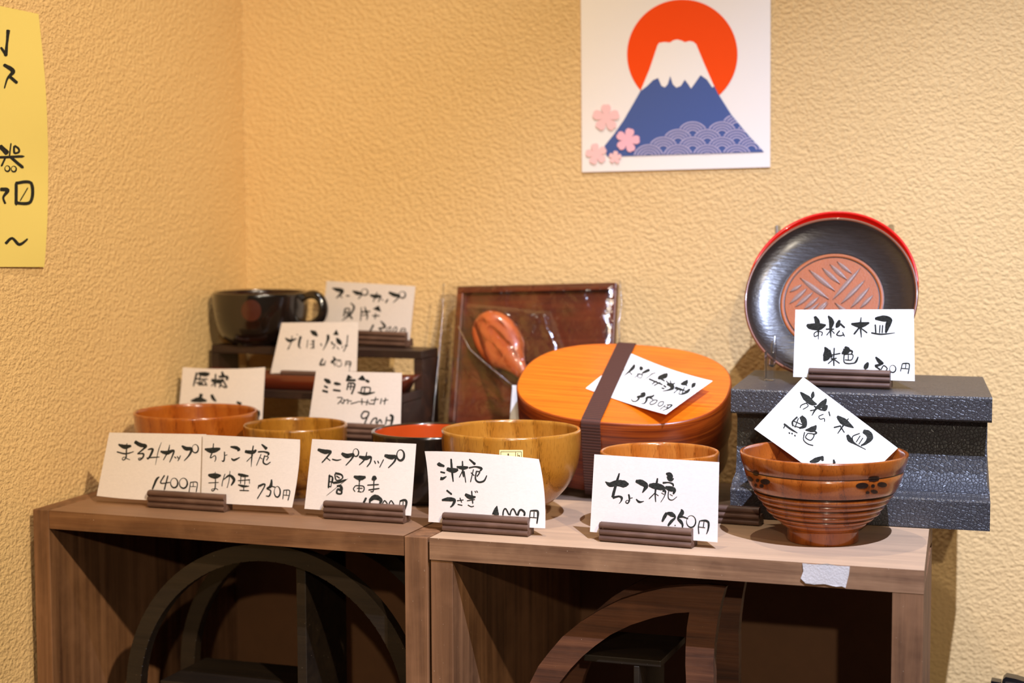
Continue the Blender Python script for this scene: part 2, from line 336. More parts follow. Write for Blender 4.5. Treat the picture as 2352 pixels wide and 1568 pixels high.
# crescent frame in the right bay
O = [(150, 1168), (230, 1010), (330, 880), (450, 740), (620, 600), (800, 490), (980, 400), (1200, 330), (1400, 285), (1600, 268), (1800, 262), (1970, 282), (1930, 420), (1895, 600), (1870, 800), (1860, 950), (1862, 1150)]
I = [(1605, 1150), (1598, 1000), (1600, 850), (1612, 650), (1635, 510), (1500, 518), (1300, 560), (1090, 628), (900, 720), (760, 820), (640, 920), (530, 1035), (425, 1168)]
def c5(p): q = hY((1180+p[0]/4.055, 1280+p[1]/4.055), .020); return (q[0], q[2])
Ou = [c5(p) for p in O]; Iu = [c5(p) for p in I]; zm = -.152
mir = lambda L: [(x, 2*zm-z) for x, z in reversed(L)]
out = [(Ou[0][0]-.0110, zm), (Ou[0][0]-.0098, zm+(Ou[0][1]-zm)*.3), (Ou[0][0]-.0062, zm+(Ou[0][1]-zm)*.6)]+Ou+mir(Ou)+[(Ou[0][0]-.0062, zm-(Ou[0][1]-zm)*.6), (Ou[0][0]-.0098, zm-(Ou[0][1]-zm)*.3)]; inn = Iu[::-1]                # outer loop and inner loop, mirrored top to bottom
inner = [(Iu[-1][0]-.0125, zm), (Iu[-1][0]-.0110, zm+(Iu[-1][1]-zm)*.35), (Iu[-1][0]-.0070, zm+(Iu[-1][1]-zm)*.65)]+inn+[(Iu[0][0], zm)]+mir(inn)+[(Iu[-1][0]-.0070, zm-(Iu[-1][1]-zm)*.65), (Iu[-1][0]-.0110, zm-(Iu[-1][1]-zm)*.35)]
def holed(name, outer, inner, y0, y1, mat, parent):
    bm = bmesh.new()
    def loop(L, y): vs = [bm.verts.new((x, y, z)) for x, z in L]; return vs, [bm.edges.new((vs[i], vs[(i+1) % len(vs)])) for i in range(len(vs))]
    for y in (y0, y1):
        a, ea = loop(outer, y); b, eb = loop(inner, y); bmesh.ops.triangle_fill(bm, use_beauty=True, edges=ea+eb)
        if y == y0: A, B = a, b
        else:
            for L0, L1 in ((A, a), (B, b)):
                for i in range(len(L0)): j = (i+1) % len(L0); bm.faces.new((L0[i], L0[j], L1[j], L1[i]))
    bmesh.ops.recalc_face_normals(bm, faces=bm.faces[:]); me = bpy.data.meshes.new(name); bm.to_mesh(me); bm.free(); return link(name, me, mat, parent)
t = thing('crescent_display_shelf', 'brown wooden crescent frame with a small inner shelf in the right bay', 'display shelf')
holed('front_crescent', out, inner, .020, .029, 'crescent', t); holed('rear_crescent', out, inner, .100, .109, 'crescent', t)
a_, b_ = hY((1340, 1500), .0295), hY((1518, 1522), .0295)
box('shelf_plate', a_[0]-.0, b_[0], .0295, .0995, b_[2]-.0035, b_[2]+.0015, 'ring', t, .0008)
a_, c_ = hY((1455, 1540), .0295), hY((1468, 1540), .0295); box('post', a_[0], c_[0], .0295, .0995, -.255, b_[2]-.0037, 'ring', t)
box('foot', .43, .50, .0295, .0995, BOT+.0005, -.262, 'crescent', t)

# ------------------------------------------------------------------ stepped stand in the corner
SX1 = hY((969, 806), .28)[0]; SX0 = WX+.0075; SZ = [hY((969, 806), .28)[2]]
f2 = hX((925, 907), SX1); SZ += [f2[2], f2[2]-(SZ[0]-f2[2])]; SYF = [.28, f2[1], f2[1]-(.28-f2[1])]; SYB = .318
t = thing('stepped_display_stand', 'dark three-step wooden riser standing in the corner of the shelf', 'display stand')
for x0 in (SX0, SX1-.0075):
    P = []; S = [(SYB, 0.0005), (SYF[2], .0005), (SYF[2], SZ[2]-.0072), (SYF[1], SZ[2]-.0072), (SYF[1], SZ[1]-.0072), (SYF[0], SZ[1]-.0072), (SYF[0], SZ[0]-.0072), (SYB, SZ[0]-.0072)]
    prism('side_panel', [(x0, y, z) for y, z in S], [(x0+.0075, y, z) for y, z in S], 'stand', t)
ends = [SYB, SYF[0]-.0002, SYF[1]-.0002]
for i in range(3): box('step_board', SX0, SX1, SYF[i], ends[i], SZ[i]-.0070, SZ[i], 'stand', t)

# ------------------------------------------------------------------ bowls
def smoothprof(P, n=5): return [tuple(p) for p in catmull(P, n)]
def bowl_profile(outer, th, rim=.0012):
    """outer: (r,z) from the foot edge up to the rim"""
    o = smoothprof(outer); zi = o[-1][1]; inn = []
    for r, z in reversed(o):
        if z < outer[-1][1]*.2: break
        inn.append((max(r-th, .001), z))
    zb = inn[-1][1]; rb = inn[-1][0]
    inn += [(rb*.86, zb-.003), (rb*.6, zb-.0052), (rb*.3, zb-.0062), (.0001, zb-.0065)]
    r1, z1 = o[-1]
    lip = [(r1-th*.15, z1+rim*.7), (r1-th*.5, z1+rim), (r1-th*.85, z1+rim*.7)]
    return o, o+lip+inn
def footed(o, fr, fh, fb=.0014):
    """foot ring profile prefix"""
    return [(.0001, fb+.0008), (fr-.004, fb+.0008), (fr-.003, 0), (fr-.0006, 0), (fr, .0006), (fr, fh)]
class Bowl:
    def __init__(s, name, label, cpx, z, outer, fr, fh, th, mats, group=None, cat='bowl', matsplit=None, base=0., Y=None):
        c = hZ(cpx, z+base) if Y is None else hY(cpx, Y); s.c = np.array([c[0], c[1], base]); s.outer = outer
        s.t = thing(name, label, cat, tuple(s.c), group=group); pre = footed(outer, fr, fh); o, full = bowl_profile(outer, th)
        prof = pre+full; n_out = len(pre)+len(o); mi = [0]*(len(prof)-1)
        if matsplit: mi = [0 if i < n_out+matsplit[0] else 1 for i in range(len(prof)-1)]
        s.body = lathe('bowl_body', prof, mats, s.t, matidx=mi); s.prof = o
    def rad(s, z):
        zz = [p[1] for p in s.prof]; rr = [p[0] for p in s.prof]; return float(np.interp(z, zz, rr))
    def hit(s, px, off=.0002):
        r = ray(px); t0 = np.linalg.norm(s.c-CAM)
        for tt in np.linspace(t0-.09, t0+.09, 900):
            p = CAM+r*tt-s.c
            if p[2] > 0 and math.hypot(p[0], p[1]) <= s.rad(p[2])+off: return p
        return None
    def decal(s, name, pxs, mat, off=.0003):
        """thin inlay following the turned surface: outline in photo pixels, filled as a fan of rings"""
        pxs = np.array(pxs, float); c = pxs.mean(0); V = []; Fc = []; n = len(pxs); R = 4
        for k_ in range(R+1):
            for p in pxs:
                h = s.hit(tuple(c+(p-c)*k_/R), off)
                if h is None: return None
                V.append(h)
        for k_ in range(R):
            for j in range(n): q = (j+1) % n; Fc.append((k_*n+j, (k_+1)*n+j, (k_+1)*n+q, k_*n+q))
        return from_pts(name, V, Fc, mat, s.t, True)
mm = lambda L: [(a/1000, b/1000) for a, b in L]
B1 = Bowl('rice_bowl', 'wide reddish brown wooden bowl at the far left against the wall', (450, 946), .060, mm([(25, 7), (33, 12), (41, 21), (46.5, 33), (49, 45), (50.3, 60)]), .0225, .007, .0022, 'b1', 'turned wooden bowls')
B2 = Bowl('small_bowl', 'small olive brown wooden cup bowl behind the two overlapping price cards', (678, 976), .0553, mm([(22.5, 8), (30, 12), (36.5, 21), (39.6, 33), (40.6, 44), (41.2, 55.3)]), .0215, .008, .0022, 'b2', 'turned wooden bowls')
B3 = Bowl('soup_cup', 'black lacquered soup cup with red inside behind the golden bowl', (985, 990), .053, mm([(35, 1.5), (39, 4), (41.5, 12), (43, 25), (44, 40), (44.8, 53)]), .034, .0012, .0028, ['lacq', 'redlac'], None, 'cup', (3,))
B4 = Bowl('soup_bowl', 'large golden brown wooden bowl with cream price sticker on its side', (1174, 987), .0655, mm([(25, 11), (29.4, 12.8), (36.4, 19), (42.3, 26), (46.7, 34), (49.2, 42), (50.7, 54), (51, 65.5)]), .0255, .011, .0026, 'b4', 'turned wooden bowls')
B5 = Bowl('small_bowl', 'small amber wooden bowl behind the bright white price card', (1515, 1038), .056, mm([(23, 7), (31, 12), (37, 21), (40, 33), (41.4, 45), (42, 56)]), .0222, .007, .0024, 'b5', 'turned wooden bowls')
def ribbed():
    base = [(26.8, 10.6), (31, 14), (34.5, 17), (37.9, 20.2), (40.3, 24), (43.2, 27.8), (46, 31.5), (48, 35)]
    P = [(24.2, 8)]; zz = [b[1] for b in base]; rr = [b[0] for b in base]
    for z in np.linspace(9.5, 35, 52):
        u = (z-9.5)/25.5*6; P.append((float(np.interp(z, zz, rr))-1.7+2.2*abs(math.sin(PI*u))**.6, z))
    P += [(48.3, 35.4), (47.8, 35.7), (48.9, 36.2), (51, 40), (52.9, 45), (54, 49.2), (53.6, 49.5), (53.6, 50.1), (54.3, 50.4), (55.8, 55), (57, 60.5)]
    return mm(P)
B6 = Bowl('carved_bowl', 'ribbed wooden bowl with dark plum blossom marks at the right front', (1892, 1040), .0603, mm([(24.2, 8), (48, 35), (57, 60.3)]), .0242, .008, .003, 'b6', 'turned wooden bowls')
# rebuild its body with the carved ribs
bpy.data.objects.remove(B6.body); rb = ribbed(); B6.prof = rb
pre = footed(rb, .0242, .0075); inn = [(54, 60.3), (53, 55), (49.5, 45), (42.5, 33), (33, 21.5), (23, 16), (12, 13.4), (.1, 12.8)]
prof = pre+rb+mm([(56.7, 61.2), (55.6, 61.6), (54.5, 61.2)])+smoothprof(mm(inn))
gi = [1 if (i-len(pre)) in (53, 54, 59) else 0 for i in range(len(prof)-1)]
for i_ in range(52):   # darker brown in the turned grooves
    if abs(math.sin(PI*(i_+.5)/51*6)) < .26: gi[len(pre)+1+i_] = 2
MT['b6dark'] = plain('dark_groove', srgb(78, 34, 12), .4, coat=.3)
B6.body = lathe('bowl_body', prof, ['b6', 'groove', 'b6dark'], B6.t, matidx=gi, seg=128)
def ell(cx, cy, rx, ry, n=20, rot=0.):
    return [(cx+rx*math.cos(a)*math.cos(rot)-ry*math.sin(a)*math.sin(rot), cy+rx*math.cos(a)*math.sin(rot)+ry*math.sin(a)*math.cos(rot)) for a in np.linspace(0, 2*PI, n, endpoint=False)]
def c6(L): return [(1640+x/3.409, 840+y/3.409) for x, y in L]
for e in [(327, 840, 25, 19, .5), (282, 885, 26, 15, .8), (340, 897, 14, 14, 0), (400, 907, 38, 22, .1), (372, 940, 17, 15, .3), (325, 935, 10, 12, 0), (1252, 885, 46, 21, -.1), (1160, 938, 50, 24, -.05), (1317, 930, 38, 21, .1), (1245, 940, 15, 14, 0), (1255, 985, 28, 16, .2), (1203, 992, 15, 12, 0)]:
    B6.decal('plum_petal_mark', c6(ell(*e[:4], 20, e[4])), 'groove')
# sticker on the golden bowl
def rectpx(x0, y0, x1, y1, n=5):
    L = [(x0+(x1-x0)*i/n, y0) for i in range(n)]+[(x1, y0+(y1-y0)*i/n) for i in range(n)]+[(x1-(x1-x0)*i/n, y1) for i in range(n)]+[(x0, y1-(y1-y0)*i/n) for i in range(n)]
    return L
B4.decal('price_sticker', rectpx(1147, 1033, 1201, 1066), 'sticker', .0005)
for r_ in [(1150, 1036.3, 1198, 1037.3), (1150, 1036.3, 1151, 1062), (1197, 1036.3, 1198, 1062), (1184, 1036.3, 1185, 1062), (1166, 1041, 1169, 1058)]:
    B4.decal('sticker_print', rectpx(*r_, 3), 'stickerink', .0008)
for r_ in [(1188, 1041, 1190, 1043), (1188, 1045, 1194, 1046.4), (1192.6, 1046, 1194, 1052)]: B4.decal('sticker_print', rectpx(*r_, 2), 'stickerink', .0008)

# mug on the top step
MUG = Bowl('mug', 'black lacquered mug with a round handle on the top step', (598, 668), .0462, mm([(27.5, 2), (32.5, 4), (37.5, 10), (40.8, 20), (42.6, 32), (43.3, 46)]), .0262, .0018, .0026, ['lacq', 'muginside'], None, 'mug', (3,), base=SZ[0]+.0004, Y=.303)
HP = [(690, 688), (703, 679), (720, 676), (736, 686), (743, 707), (738, 729), (722, 742), (700, 746), (684, 743)]
hpts = catmull([hY(p, .303)-MUG.c for p in HP], 5)
tube('handle', [tuple(p) for p in hpts], .0026, 'lacq', MUG.t, 12, 1.7)
MT['dot'] = plain('brown_red_dot', srgb(70, 30, 17), .3, coat=.5); MUG.decal('painted_circle', ell(577, 713, 23, 25), 'dot')

# dish on the middle step
t = thing('towel_tray', 'narrow dark red lacquered dish on the middle step', 'dish', (0, 0, 0))
zb = SZ[1]+.0004; xr = hY((962, 856), (SYF[0]+SYF[1])/2)[0]; y0, y1 = SYF[1]+.003, SYF[0]-.004
def boat(x0, x1, fl, h, th, nm):
    V = []; yc = (y0+y1)/2; hw = (y1-y0)/2-.001
    def loop(s, z, inset):
        L = []
        for a in np.linspace(0, 2*PI, 48, endpoint=False):
            cx_ = abs(math.cos(a))**.35*(1 if math.cos(a) > 0 else -1); sy_ = abs(math.sin(a))**.5*(1 if math.sin(a) > 0 else -1)
            L.append(((x0+x1)/2+((x1-x0)/2-s-inset)*cx_, yc+(hw-inset-s*.15)*sy_, z+.0018*abs(cx_)**6*(z > zb+.005)))
        return L
    R = [loop(fl, zb, 0), loop(fl*.6, zb+h*.5, 0), loop(0, zb+h, 0), loop(0, zb+h, th), loop(fl*.6, zb+h*.5, th), loop(fl, zb+th, th)]
    for r_ in R: V += r_
    n = 48; Fc = [(i*n+j, i*n+(j+1) % n, (i+1)*n+(j+1) % n, (i+1)*n+j) for i in range(5) for j in range(n)]+[list(range(n))[::-1], list(range(5*n, 6*n))]
    o = from_pts(nm, V, Fc, 'dish', t, True); bm = bmesh.new(); bm.from_mesh(o.data); bmesh.ops.recalc_face_normals(bm, faces=bm.faces[:]); bm.to_mesh(o.data); bm.free()
boat(.006, xr, .010, .0125, .0016, 'dish_body')

# ------------------------------------------------------------------ bento box, tilted towards the front
al = .4162; psi = .0737; BA, BBs, BN, BH = .0850, .0628, 2.43, .060
bc = np.array([.4044, .214, .0876])
U = np.array([math.cos(psi)*math.cos(-.0488), math.sin(psi)*math.cos(-.0488), math.sin(-.0488)])
Vv = np.array([-math.sin(psi)*math.cos(al), math.cos(psi)*math.cos(al), math.sin(al)]); Vv -= U*(U@Vv); Vv /= np.linalg.norm(Vv); Wn = np.cross(U, Vv)
drop = None
def sup(a, b, n, N=120):
    return [(a*math.copysign(abs(math.cos(t))**(2/n), math.cos(t)), b*math.copysign(abs(math.sin(t))**(2/n), math.sin(t))) for t in np.linspace(0, 2*PI, N, endpoint=False)]
low = min((bc+U*u+Vv*v-Wn*BH)[2] for u, v in sup(BA, BBs, BN)); bc[2] += (.0008-low) if low < .0008 else 0
BH += max(0, low-.0008)*1.0/Wn[2]
Mb = Matrix.Identity(4)
for i in range(3): Mb[i][0] = U[i]; Mb[i][1] = Vv[i]; Mb[i][2] = Wn[i]; Mb[i][3] = (bc-Wn*BH)[i]
bt = thing('lunch_box', 'orange oval bentwood lunch box with brown elastic band, propped up at a tilt', 'lunch box'); bt.matrix_world = Mb
def oval_solid(name, rings, mats, idx=None):
    n = 120; V = []; Fc = []; mi = []
    for sc, dz in rings: V += [(u*1., v*1., dz) for u, v in sup(BA+sc, BBs+sc, BN)]
    for i in range(len(rings)-1):
        for j in range(n): Fc.append((i*n+j, i*n+(j+1) % n, (i+1)*n+(j+1) % n, (i+1)*n+j)); mi.append(0)
    Fc += [list(range(n))[::-1], list(range((len(rings)-1)*n, len(rings)*n))]; mi += [0, 1 if len(mats) > 1 else 0]
    o = from_pts(name, V, Fc, mats, bt); o.data.polygons.foreach_set('material_index', mi)
    for p in o.data.polygons: p.use_smooth = len(p.vertices) == 4
    return o
oval_solid('box_body', [(-.0045, 0), (-.003, .0008), (-.003, BH*.5), (-.0025, BH*.62)], ['bentoshade', 'bentoshade'])
oval_solid('lid', [(-.0004, BH*.40), (0, BH*.402), (0, BH-.0012), (-.0004, BH-.0003), (-.0013, BH)], ['bentoshade', 'bento'])
# elastic band: up the front, over the lid, down the back
sx = -.0125; hw = .0075; path = []
fy = lambda x: BBs*(1-abs(x/BA)**BN)**(1/BN)
yb = fy(sx)+.0012
path = [(-yb+.002, -.0012+.0008), (-yb+.0006, .004), (-yb, BH*.3), (-yb-.0004, BH*.6), (-yb, BH-.003), (-yb+.0008, BH+.0002), (-yb+.004, BH+.0012), (0, BH+.0013), (yb-.004, BH+.0012), (yb-.0006, BH+.0002), (yb, BH-.004), (yb, BH*.5), (yb-.001, .004), (yb-.003, -.0004)]
V = []; Fc = []
for i, (y, z) in enumerate(path):
    for x in (-hw, -hw*.33, hw*.33, hw): V.append((sx+x+.0+(y+yb)*.02, y, z))
for i in range(len(path)-1):
    for j in range(3): Fc.append((i*4+j, i*4+j+1, (i+1)*4+j+1, (i+1)*4+j))
o = from_pts('elastic_band', V, Fc, 'web', bt); md = o.modifiers.new('s', 'SOLIDIFY'); md.thickness = .0009; md.offset = 0

# ------------------------------------------------------------------ black foam riser
FX0, FX1 = hY((1679, 894), .13)[0], hY((2279, 912), .13)[0]; FY = .130
prof = [(FY, .0006), (FY, .0205), (FY+.0015, .0218), (FY+.006, .0232), (FY+.011, .0262), (FY+.0155, .031), (FY+.0185, .0375), (FY+.0205, .0465), (FY+.022, .060), (FY+.0225, .0765), (FY+.0012, .0772), (FY, .0785), (FY, .0938), (FY+.0010, .0950), (.268, .0950), (.269, .0938), (.269, .0006)]
nseg = 60; V = []; Fc = []; n = len(prof)
for i in range(nseg+1):
    x = FX0+(FX1-FX0)*i/nseg
    for j, (y, z) in enumerate(prof):
        ins = .0018 if FY+.010 < y < FY+.03 and .03 < z < .0771 else 0
        xx = x+(ins if i == 0 else -ins if i == nseg else 0)-(y-FY)*(.079+.050*(x-FX0)/(FX1-FX0))
        V.append((xx, y+(x-FX0)*.01, z))
for i in range(nseg):
    for j in range(n): q = (j+1) % n; Fc.append((i*n+j, i*n+q, (i+1)*n+q, (i+1)*n+j))
Fc += [list(range(n)), list(range(nseg*n, (nseg+1)*n))[::-1]]
fo = from_pts('foam_riser', V, Fc, 'foam'); tag(fo, 'black polystyrene foam block with grooved front at the right end', 'display block')
bm = bmesh.new(); bm.from_mesh(fo.data); bmesh.ops.recalc_face_normals(bm, faces=bm.faces[:]); bm.to_mesh(fo.data); bm.free()

# ------------------------------------------------------------------ plates on a clear easel
PR = .0672; pa = math.radians(25)
def plate(name, label, base, mats, carve, rr):
    n_ = np.array([0, -math.cos(pa), math.sin(pa)]); v_ = np.array([0, math.sin(pa), math.cos(pa)]); u_ = np.array([1., 0, 0])
    c = np.array(base)+v_*rr; t = thing(name, label, 'plate')
    m = Matrix.Identity(4)
    for i in range(3): m[i][0] = u_[i]; m[i][1] = v_[i]; m[i][2] = n_[i]; m[i][3] = c[i]
    t.matrix_world = m; s = rr/.0672
    P = mm([(.1, -9), (30, -9), (31, -12), (33, -12), (34, -8.5), (50, -6.2), (60, -2.6), (66.4, 1.2)])
    back = [(r*s, z) for r, z in smoothprof(P)]; lip = [(r*s, z) for r, z in mm([(67.2, 2.2), (67.0, 3.1), (66.2, 3.5), (65.2, 3.2)])]
    fr = [(r*s, z) for r, z in smoothprof(mm([(65.0, 3.0), (62, -.2), (55, -3.4), (46, -5.4), (41, -6.0)]))]
    mid = mm([(40.8, -6.0), (40.4, -6.7), (39.9, -6.0), (37.4, -6.0), (37.0, -6.8), (36.4, -6.0), (36.2, -5.9)])
    ctr = mm([(36.0, -5.9), (20, -6.1), (.1, -6.1)])
    prof = back+lip+fr+[(r*s, z) for r, z in mid+ctr]; mi = []
    nb, nl, nf, nm = len(back), len(lip), len(fr), len(mid)
    for i in range(len(prof)-1):
        if i < nb: mi.append(1)
        elif i < nb+nl: mi.append(2)
        elif i < nb+nl+nf: mi.append(0)
        else:
            k_ = i-(nb+nl+nf); mi.append(4 if k_ in (0, 1, 3, 4) else 3)
    lathe('plate_body', prof, mats, t, 128, mi)
    return t
pb = plate('lacquer_plate', 'black round plate with carved brown centre leaning above the foam block', (.5655, .1985, .0962), ['plate', 'platerim', 'platerim', 'platebrown', 'groove'], True, .0664)
# leaf-shaped chisel cuts in the centre
def leaf(x0, y0, x1, y1, wd, par):
    a = np.array([x0, y0]); b = np.array([x1, y1]); d = b-a; nrm = np.array([-d[1], d[0]])/np.linalg.norm(d); V = []; Fc = []; N = 9
    for i in range(N+1):
        t_ = i/N; c = a+d*t_; w_ = wd*math.sin(PI*t_)**.8
        for s_, z in ((-1, -.00585), (-.4, -.0053), (.6, -.0050), (1, -.00585)): q = c+nrm*s_*w_*.5; V.append((q[0], q[1], z+.0001))
    for i in range(N):
        for j in range(3): Fc.append((i*4+j, i*4+j+1, (i+1)*4+j+1, (i+1)*4+j))
    from_pts('carved_leaf', V, Fc, 'carve', par, True)
def PX(x, y):   # crop of the plate centre -> plate coordinates
    cx_, cy_ = 1150, 1180; return ((x-cx_)/5.88/2.78/1000*.98, (cy_-y)/5.88/2.78/1000*1.12)
for x0, y0, x1, y1, wd in [(1175, 700, 1380, 845, 3.6), (1085, 735, 1325, 920, 4.2), (990, 780, 1240, 970, 4.2), (820, 805, 1185, 1060, 4.6), (715, 905, 1115, 1160, 4.6), (1485, 775, 1160, 1165, 4.2), (1555, 920, 1270, 1215, 4.2), (1620, 1005, 1400, 1260, 4.2), (1672, 1100, 1520, 1260, 3.8), (750, 985, 600, 1080, 3.6), (820, 1030, 610, 1225, 4.2), (905, 1075, 690, 1260, 4.), (985, 1130, 800, 1290, 4.), (1095, 1185, 960, 1320, 3.8),
        (1190, 1200, 1560, 1460, 4.6), (1100, 1300, 1450, 1560, 4.4), (1000, 1370, 1330, 1620, 4.2), (1110, 1200, 800, 1540, 4.2), (1000, 1200, 700, 1460, 4.)]:
    leaf(*PX(x0, y0), *PX(x1, y1), wd/1000*.85, pb)
MT['redback'] = MT['vermil']
plate('lacquer_plate', 'vermilion red round plate leaning right behind the black plate', (.5640, .2135, .1010), ['vermil', 'platerim', 'vermil', 'vermil', 'vermil'], False, .0664)
t = thing('plate_easel', 'clear plastic folding easel behind the two plates', 'easel')
def bar(p, q, r=.0014, nm='rail'): tube(nm, [tuple(p), tuple(q)], r, 'acrylic', t, 10)
def ez(p, y): return hY(p, y+(.014 if y > .21 else 0))
bar(ez((1786, 522), .285), np.array(ez((1790, 640), .25))+0, .0026, 'upright'); bar(ez((2046, 520), .285), ez((2052, 640), .25), .0026, 'upright')
bar(ez((1790, 640), .25), ez((1774, 838), .20), .0026, 'leg'); bar(ez((2052, 640), .25), ez((2060, 830), .205), .0026, 'leg')
for yy in (536, 553): bar(ez((1788, yy), .281), ez((2046, yy), .281), .0020, 'rail')
a_ = ez((1762, 806), .196); box('front_hook', a_[0]-.001, a_[0]+.006, .190, .2, .0953, a_[2], 'acrylic', t, .0006)
a_ = ez((1886, 517), .287); b_ = ez((1911, 528), .287); box('clear_tab', a_[0], b_[0], .286, .2875, b_[2]-.003, a_[2], 'acrylic', t, 0)

# ------------------------------------------------------------------ tray and spoon wrapped in film
tp0 = np.array([0, .286, .0014]); tdir = np.array([0, .050, .155]); tdir /= np.linalg.norm(tdir); tn = np.array([0, -tdir[2], tdir[1]])
TL, TR, BL = hP((1050, 657), tp0, tn), hP((1416, 648), tp0, tn), hP((1011, 975), tp0, tn)
u_ = (TR-TL)/np.linalg.norm(TR-TL); d_ = BL-TL; d_ -= u_*(u_@d_); d_ /= np.linalg.norm(d_); n_ = np.cross(d_, u_); n_ = n_ if n_[1] < 0 else -n_
tw = np.linalg.norm(TR-TL); thh = 0
for k_ in range(400):
    if (TL+d_*thh)[2] < .004 or (TL+d_*thh+u_*tw)[2] < .004: break
    thh += .0005
tt = thing('wooden_tray', 'square reddish brown wooden tray standing against the wall in clear film', 'tray'); m = Matrix.Identity(4)
for i in range(3): m[i][0] = u_[i]; m[i][1] = -d_[i]; m[i][2] = n_[i]; m[i][3] = TL[i]
tt.matrix_world = m
rw = .0062; dp = .009
box('tray_base', .001, tw-.001, -thh+.001, -.001, -dp, -dp+.003, 'tray', tt)
for nm, a in (('rim', (0, tw, -rw, 0)), ('rim', (0, tw, -thh, -thh+rw)), ('rim', (0, rw, -thh+rw, -rw)), ('rim', (tw-rw, tw, -thh+rw, -rw))): box(nm, *a, -dp, 0, 'tray', tt, .0008)
# spoon: axis on the tray plane, convex back to the viewer
sp = thing('wooden_spoon', 'wooden spoon with orange brown oval head in crumpled film before the tray', 'spoon')
A0, A1, A2 = [hP(p, tp0+n_*.010, tn) for p in ((1102, 722), (1210, 872), (1296, 1000))]
dirs = A1-A0; L1 = np.linalg.norm(dirs); dirs /= L1; side = np.cross(dirs, tn); side /= np.linalg.norm(side)
L2 = np.linalg.norm(A2-A0); V = []; Fc = []; NS = 40; NR = 20
for i in range(NS+1):
    s_ = i/NS*L2; q = s_/L1
    wd = .0205*math.sqrt(max(0, 1-((q-.42)/.42)**2))*(1-.12*(q-.4)) if q < .62 else max(.0042, .0179*math.exp(-(q-.62)*4.2))
    if i == 0: wd = .0005
    hgt = min(.0085, wd*.55)
    for j in range(NR): a = 2*PI*j/NR; V.append(A0+dirs*s_+side*wd*math.cos(a)+tn*hgt*(math.sin(a)*(1 if math.sin(a) > 0 else .35)))
for i in range(NS):
    for j in range(NR): Fc.append((i*NR+j, i*NR+(j+1) % NR, (i+1)*NR+(j+1) % NR, (i+1)*NR+j))
Fc += [list(range(NR))[::-1], list(range(NS*NR, (NS+1)*NR))]
from_pts('spoon_body', V, Fc, 'spoon', sp, True)
def bag(name, parent, pxs, lift, mat, amp, seed, N=36, thick=.012):
    """thin film sheet over an outline of four corners, crumpled"""
    r2 = np.random.default_rng(seed); A, B, C_, D = [hP(p, tp0+n_*lift, tn) for p in pxs]; V = []; Fc = []
    K = [(r2.uniform(-1, 1, 2)*r2.uniform(8, 26), r2.uniform(0, 6.3)) for _ in range(9)]
    for i in range(N+1):
        for j in range(N+1):
            s_, t_ = i/N, j/N; P = (A*(1-s_)+B*s_)*(1-t_)+(D*(1-s_)+C_*s_)*t_
            e = min(s_, 1-s_, t_, 1-t_); h = sum(1-abs(math.sin(k_[0]*s_+k_[1]*t_+ph)) for (k_, ph) in K)/len(K)
            V.append(P+tn*(amp*h-thick*max(0, 1-e*9)**2))
    for i in range(N):
        for j in range(N): a = i*(N+1)+j; Fc.append((a, a+1, a+N+2, a+N+1))
    return from_pts(name, V, Fc, mat, parent, True)
bag('film_wrap', tt, [(1020, 640), (1430, 636), (1424, 990), (984, 992)], .004, 'film', .004, 3)
bag('crumpled_film', sp, [(1066, 694), (1262, 712), (1330, 900), (1150, 920)], .021, 'film2', .0035, 11, 40, .006)
tube('film_seam_glint', [tuple(hP(p, tp0+n_*.019, tn)) for p in ((1052, 748), (1078, 800), (1110, 830), (1150, 862), (1180, 888))], .0005, 'seam_glint', sp, 6)  # bright strips stand in for highlights on the film
tube('film_seam_glint', [tuple(hP(p, tp0+n_*.005, tn)) for p in ((1019, 650), (1014, 760), (1004, 860), (992, 985))], .0006, 'seam_glint', tt, 6)
tube('film_seam_glint', [tuple(hP(p, tp0+n_*.005, tn)) for p in ((1424, 645), (1428, 700), (1421, 740), (1424, 800))], .0006, 'seam_glint', tt, 6)

for o in list(tt.children):
    if o.name.split('.')[0] in ('film_wrap', 'film_seam_glint'): o.matrix_parent_inverse = m.inverted()
# ------------------------------------------------------------------ card holders
def holder(pL, pR, z, label, depth_off=0., dup=None, group='wooden price card holders'):
    a, b = hZ(pL, z), hZ(pR, z); d = b-a; ln = math.hypot(d[0], d[1]); rz = math.atan2(d[1], d[0])
    return place_holder(a, ln, rz, z, label, group)
def place_holder(a, ln, rz, z, label, group='wooden price card holders'):
    t = thing('card_holder', label, 'card holder', (a[0], a[1], z), (0, 0, rz), group)
    P = []
    for k_ in range(3):
        for s_ in np.linspace(0, 1, 6, endpoint=True)[:-1 if k_ < 2 else None]: P.append((.0017-.0017*math.sin(PI*s_)**.6, .0003+.0043*(k_+s_)))
    P += [(.0050, .0133), (.0052, .003), (.0058, .0026), (.0062, .003), (.0062, .0062), (.0070, .0074), (.0125, .0074), (.0138, .0062), (.0142, .003), (.0142, .0003)]
    Q0 = [(0, y, zz) for y, zz in P]; Q1 = [(ln, y, zz) for y, zz in P]
    fr = [p for p in P if p[0] < .0055]; fr += [(.0052, .0003)]; rr_ = [(.0053, .0003), (.0053, .0026)]+[p for p in P if p[0] > .0055]
    for nm, L in (('grooved_rail', fr), ('rear_rail', rr_)):
        dx = 0 if nm == 'grooved_rail' else .0
        prism(nm, [(dx, y, zz) for y, zz in L], [(ln+dx, y, zz) for y, zz in L], 'holder', t)
    t['slot'] = (a[0], a[1]); return t, (np.array([a[0], a[1], z]), rz, ln)

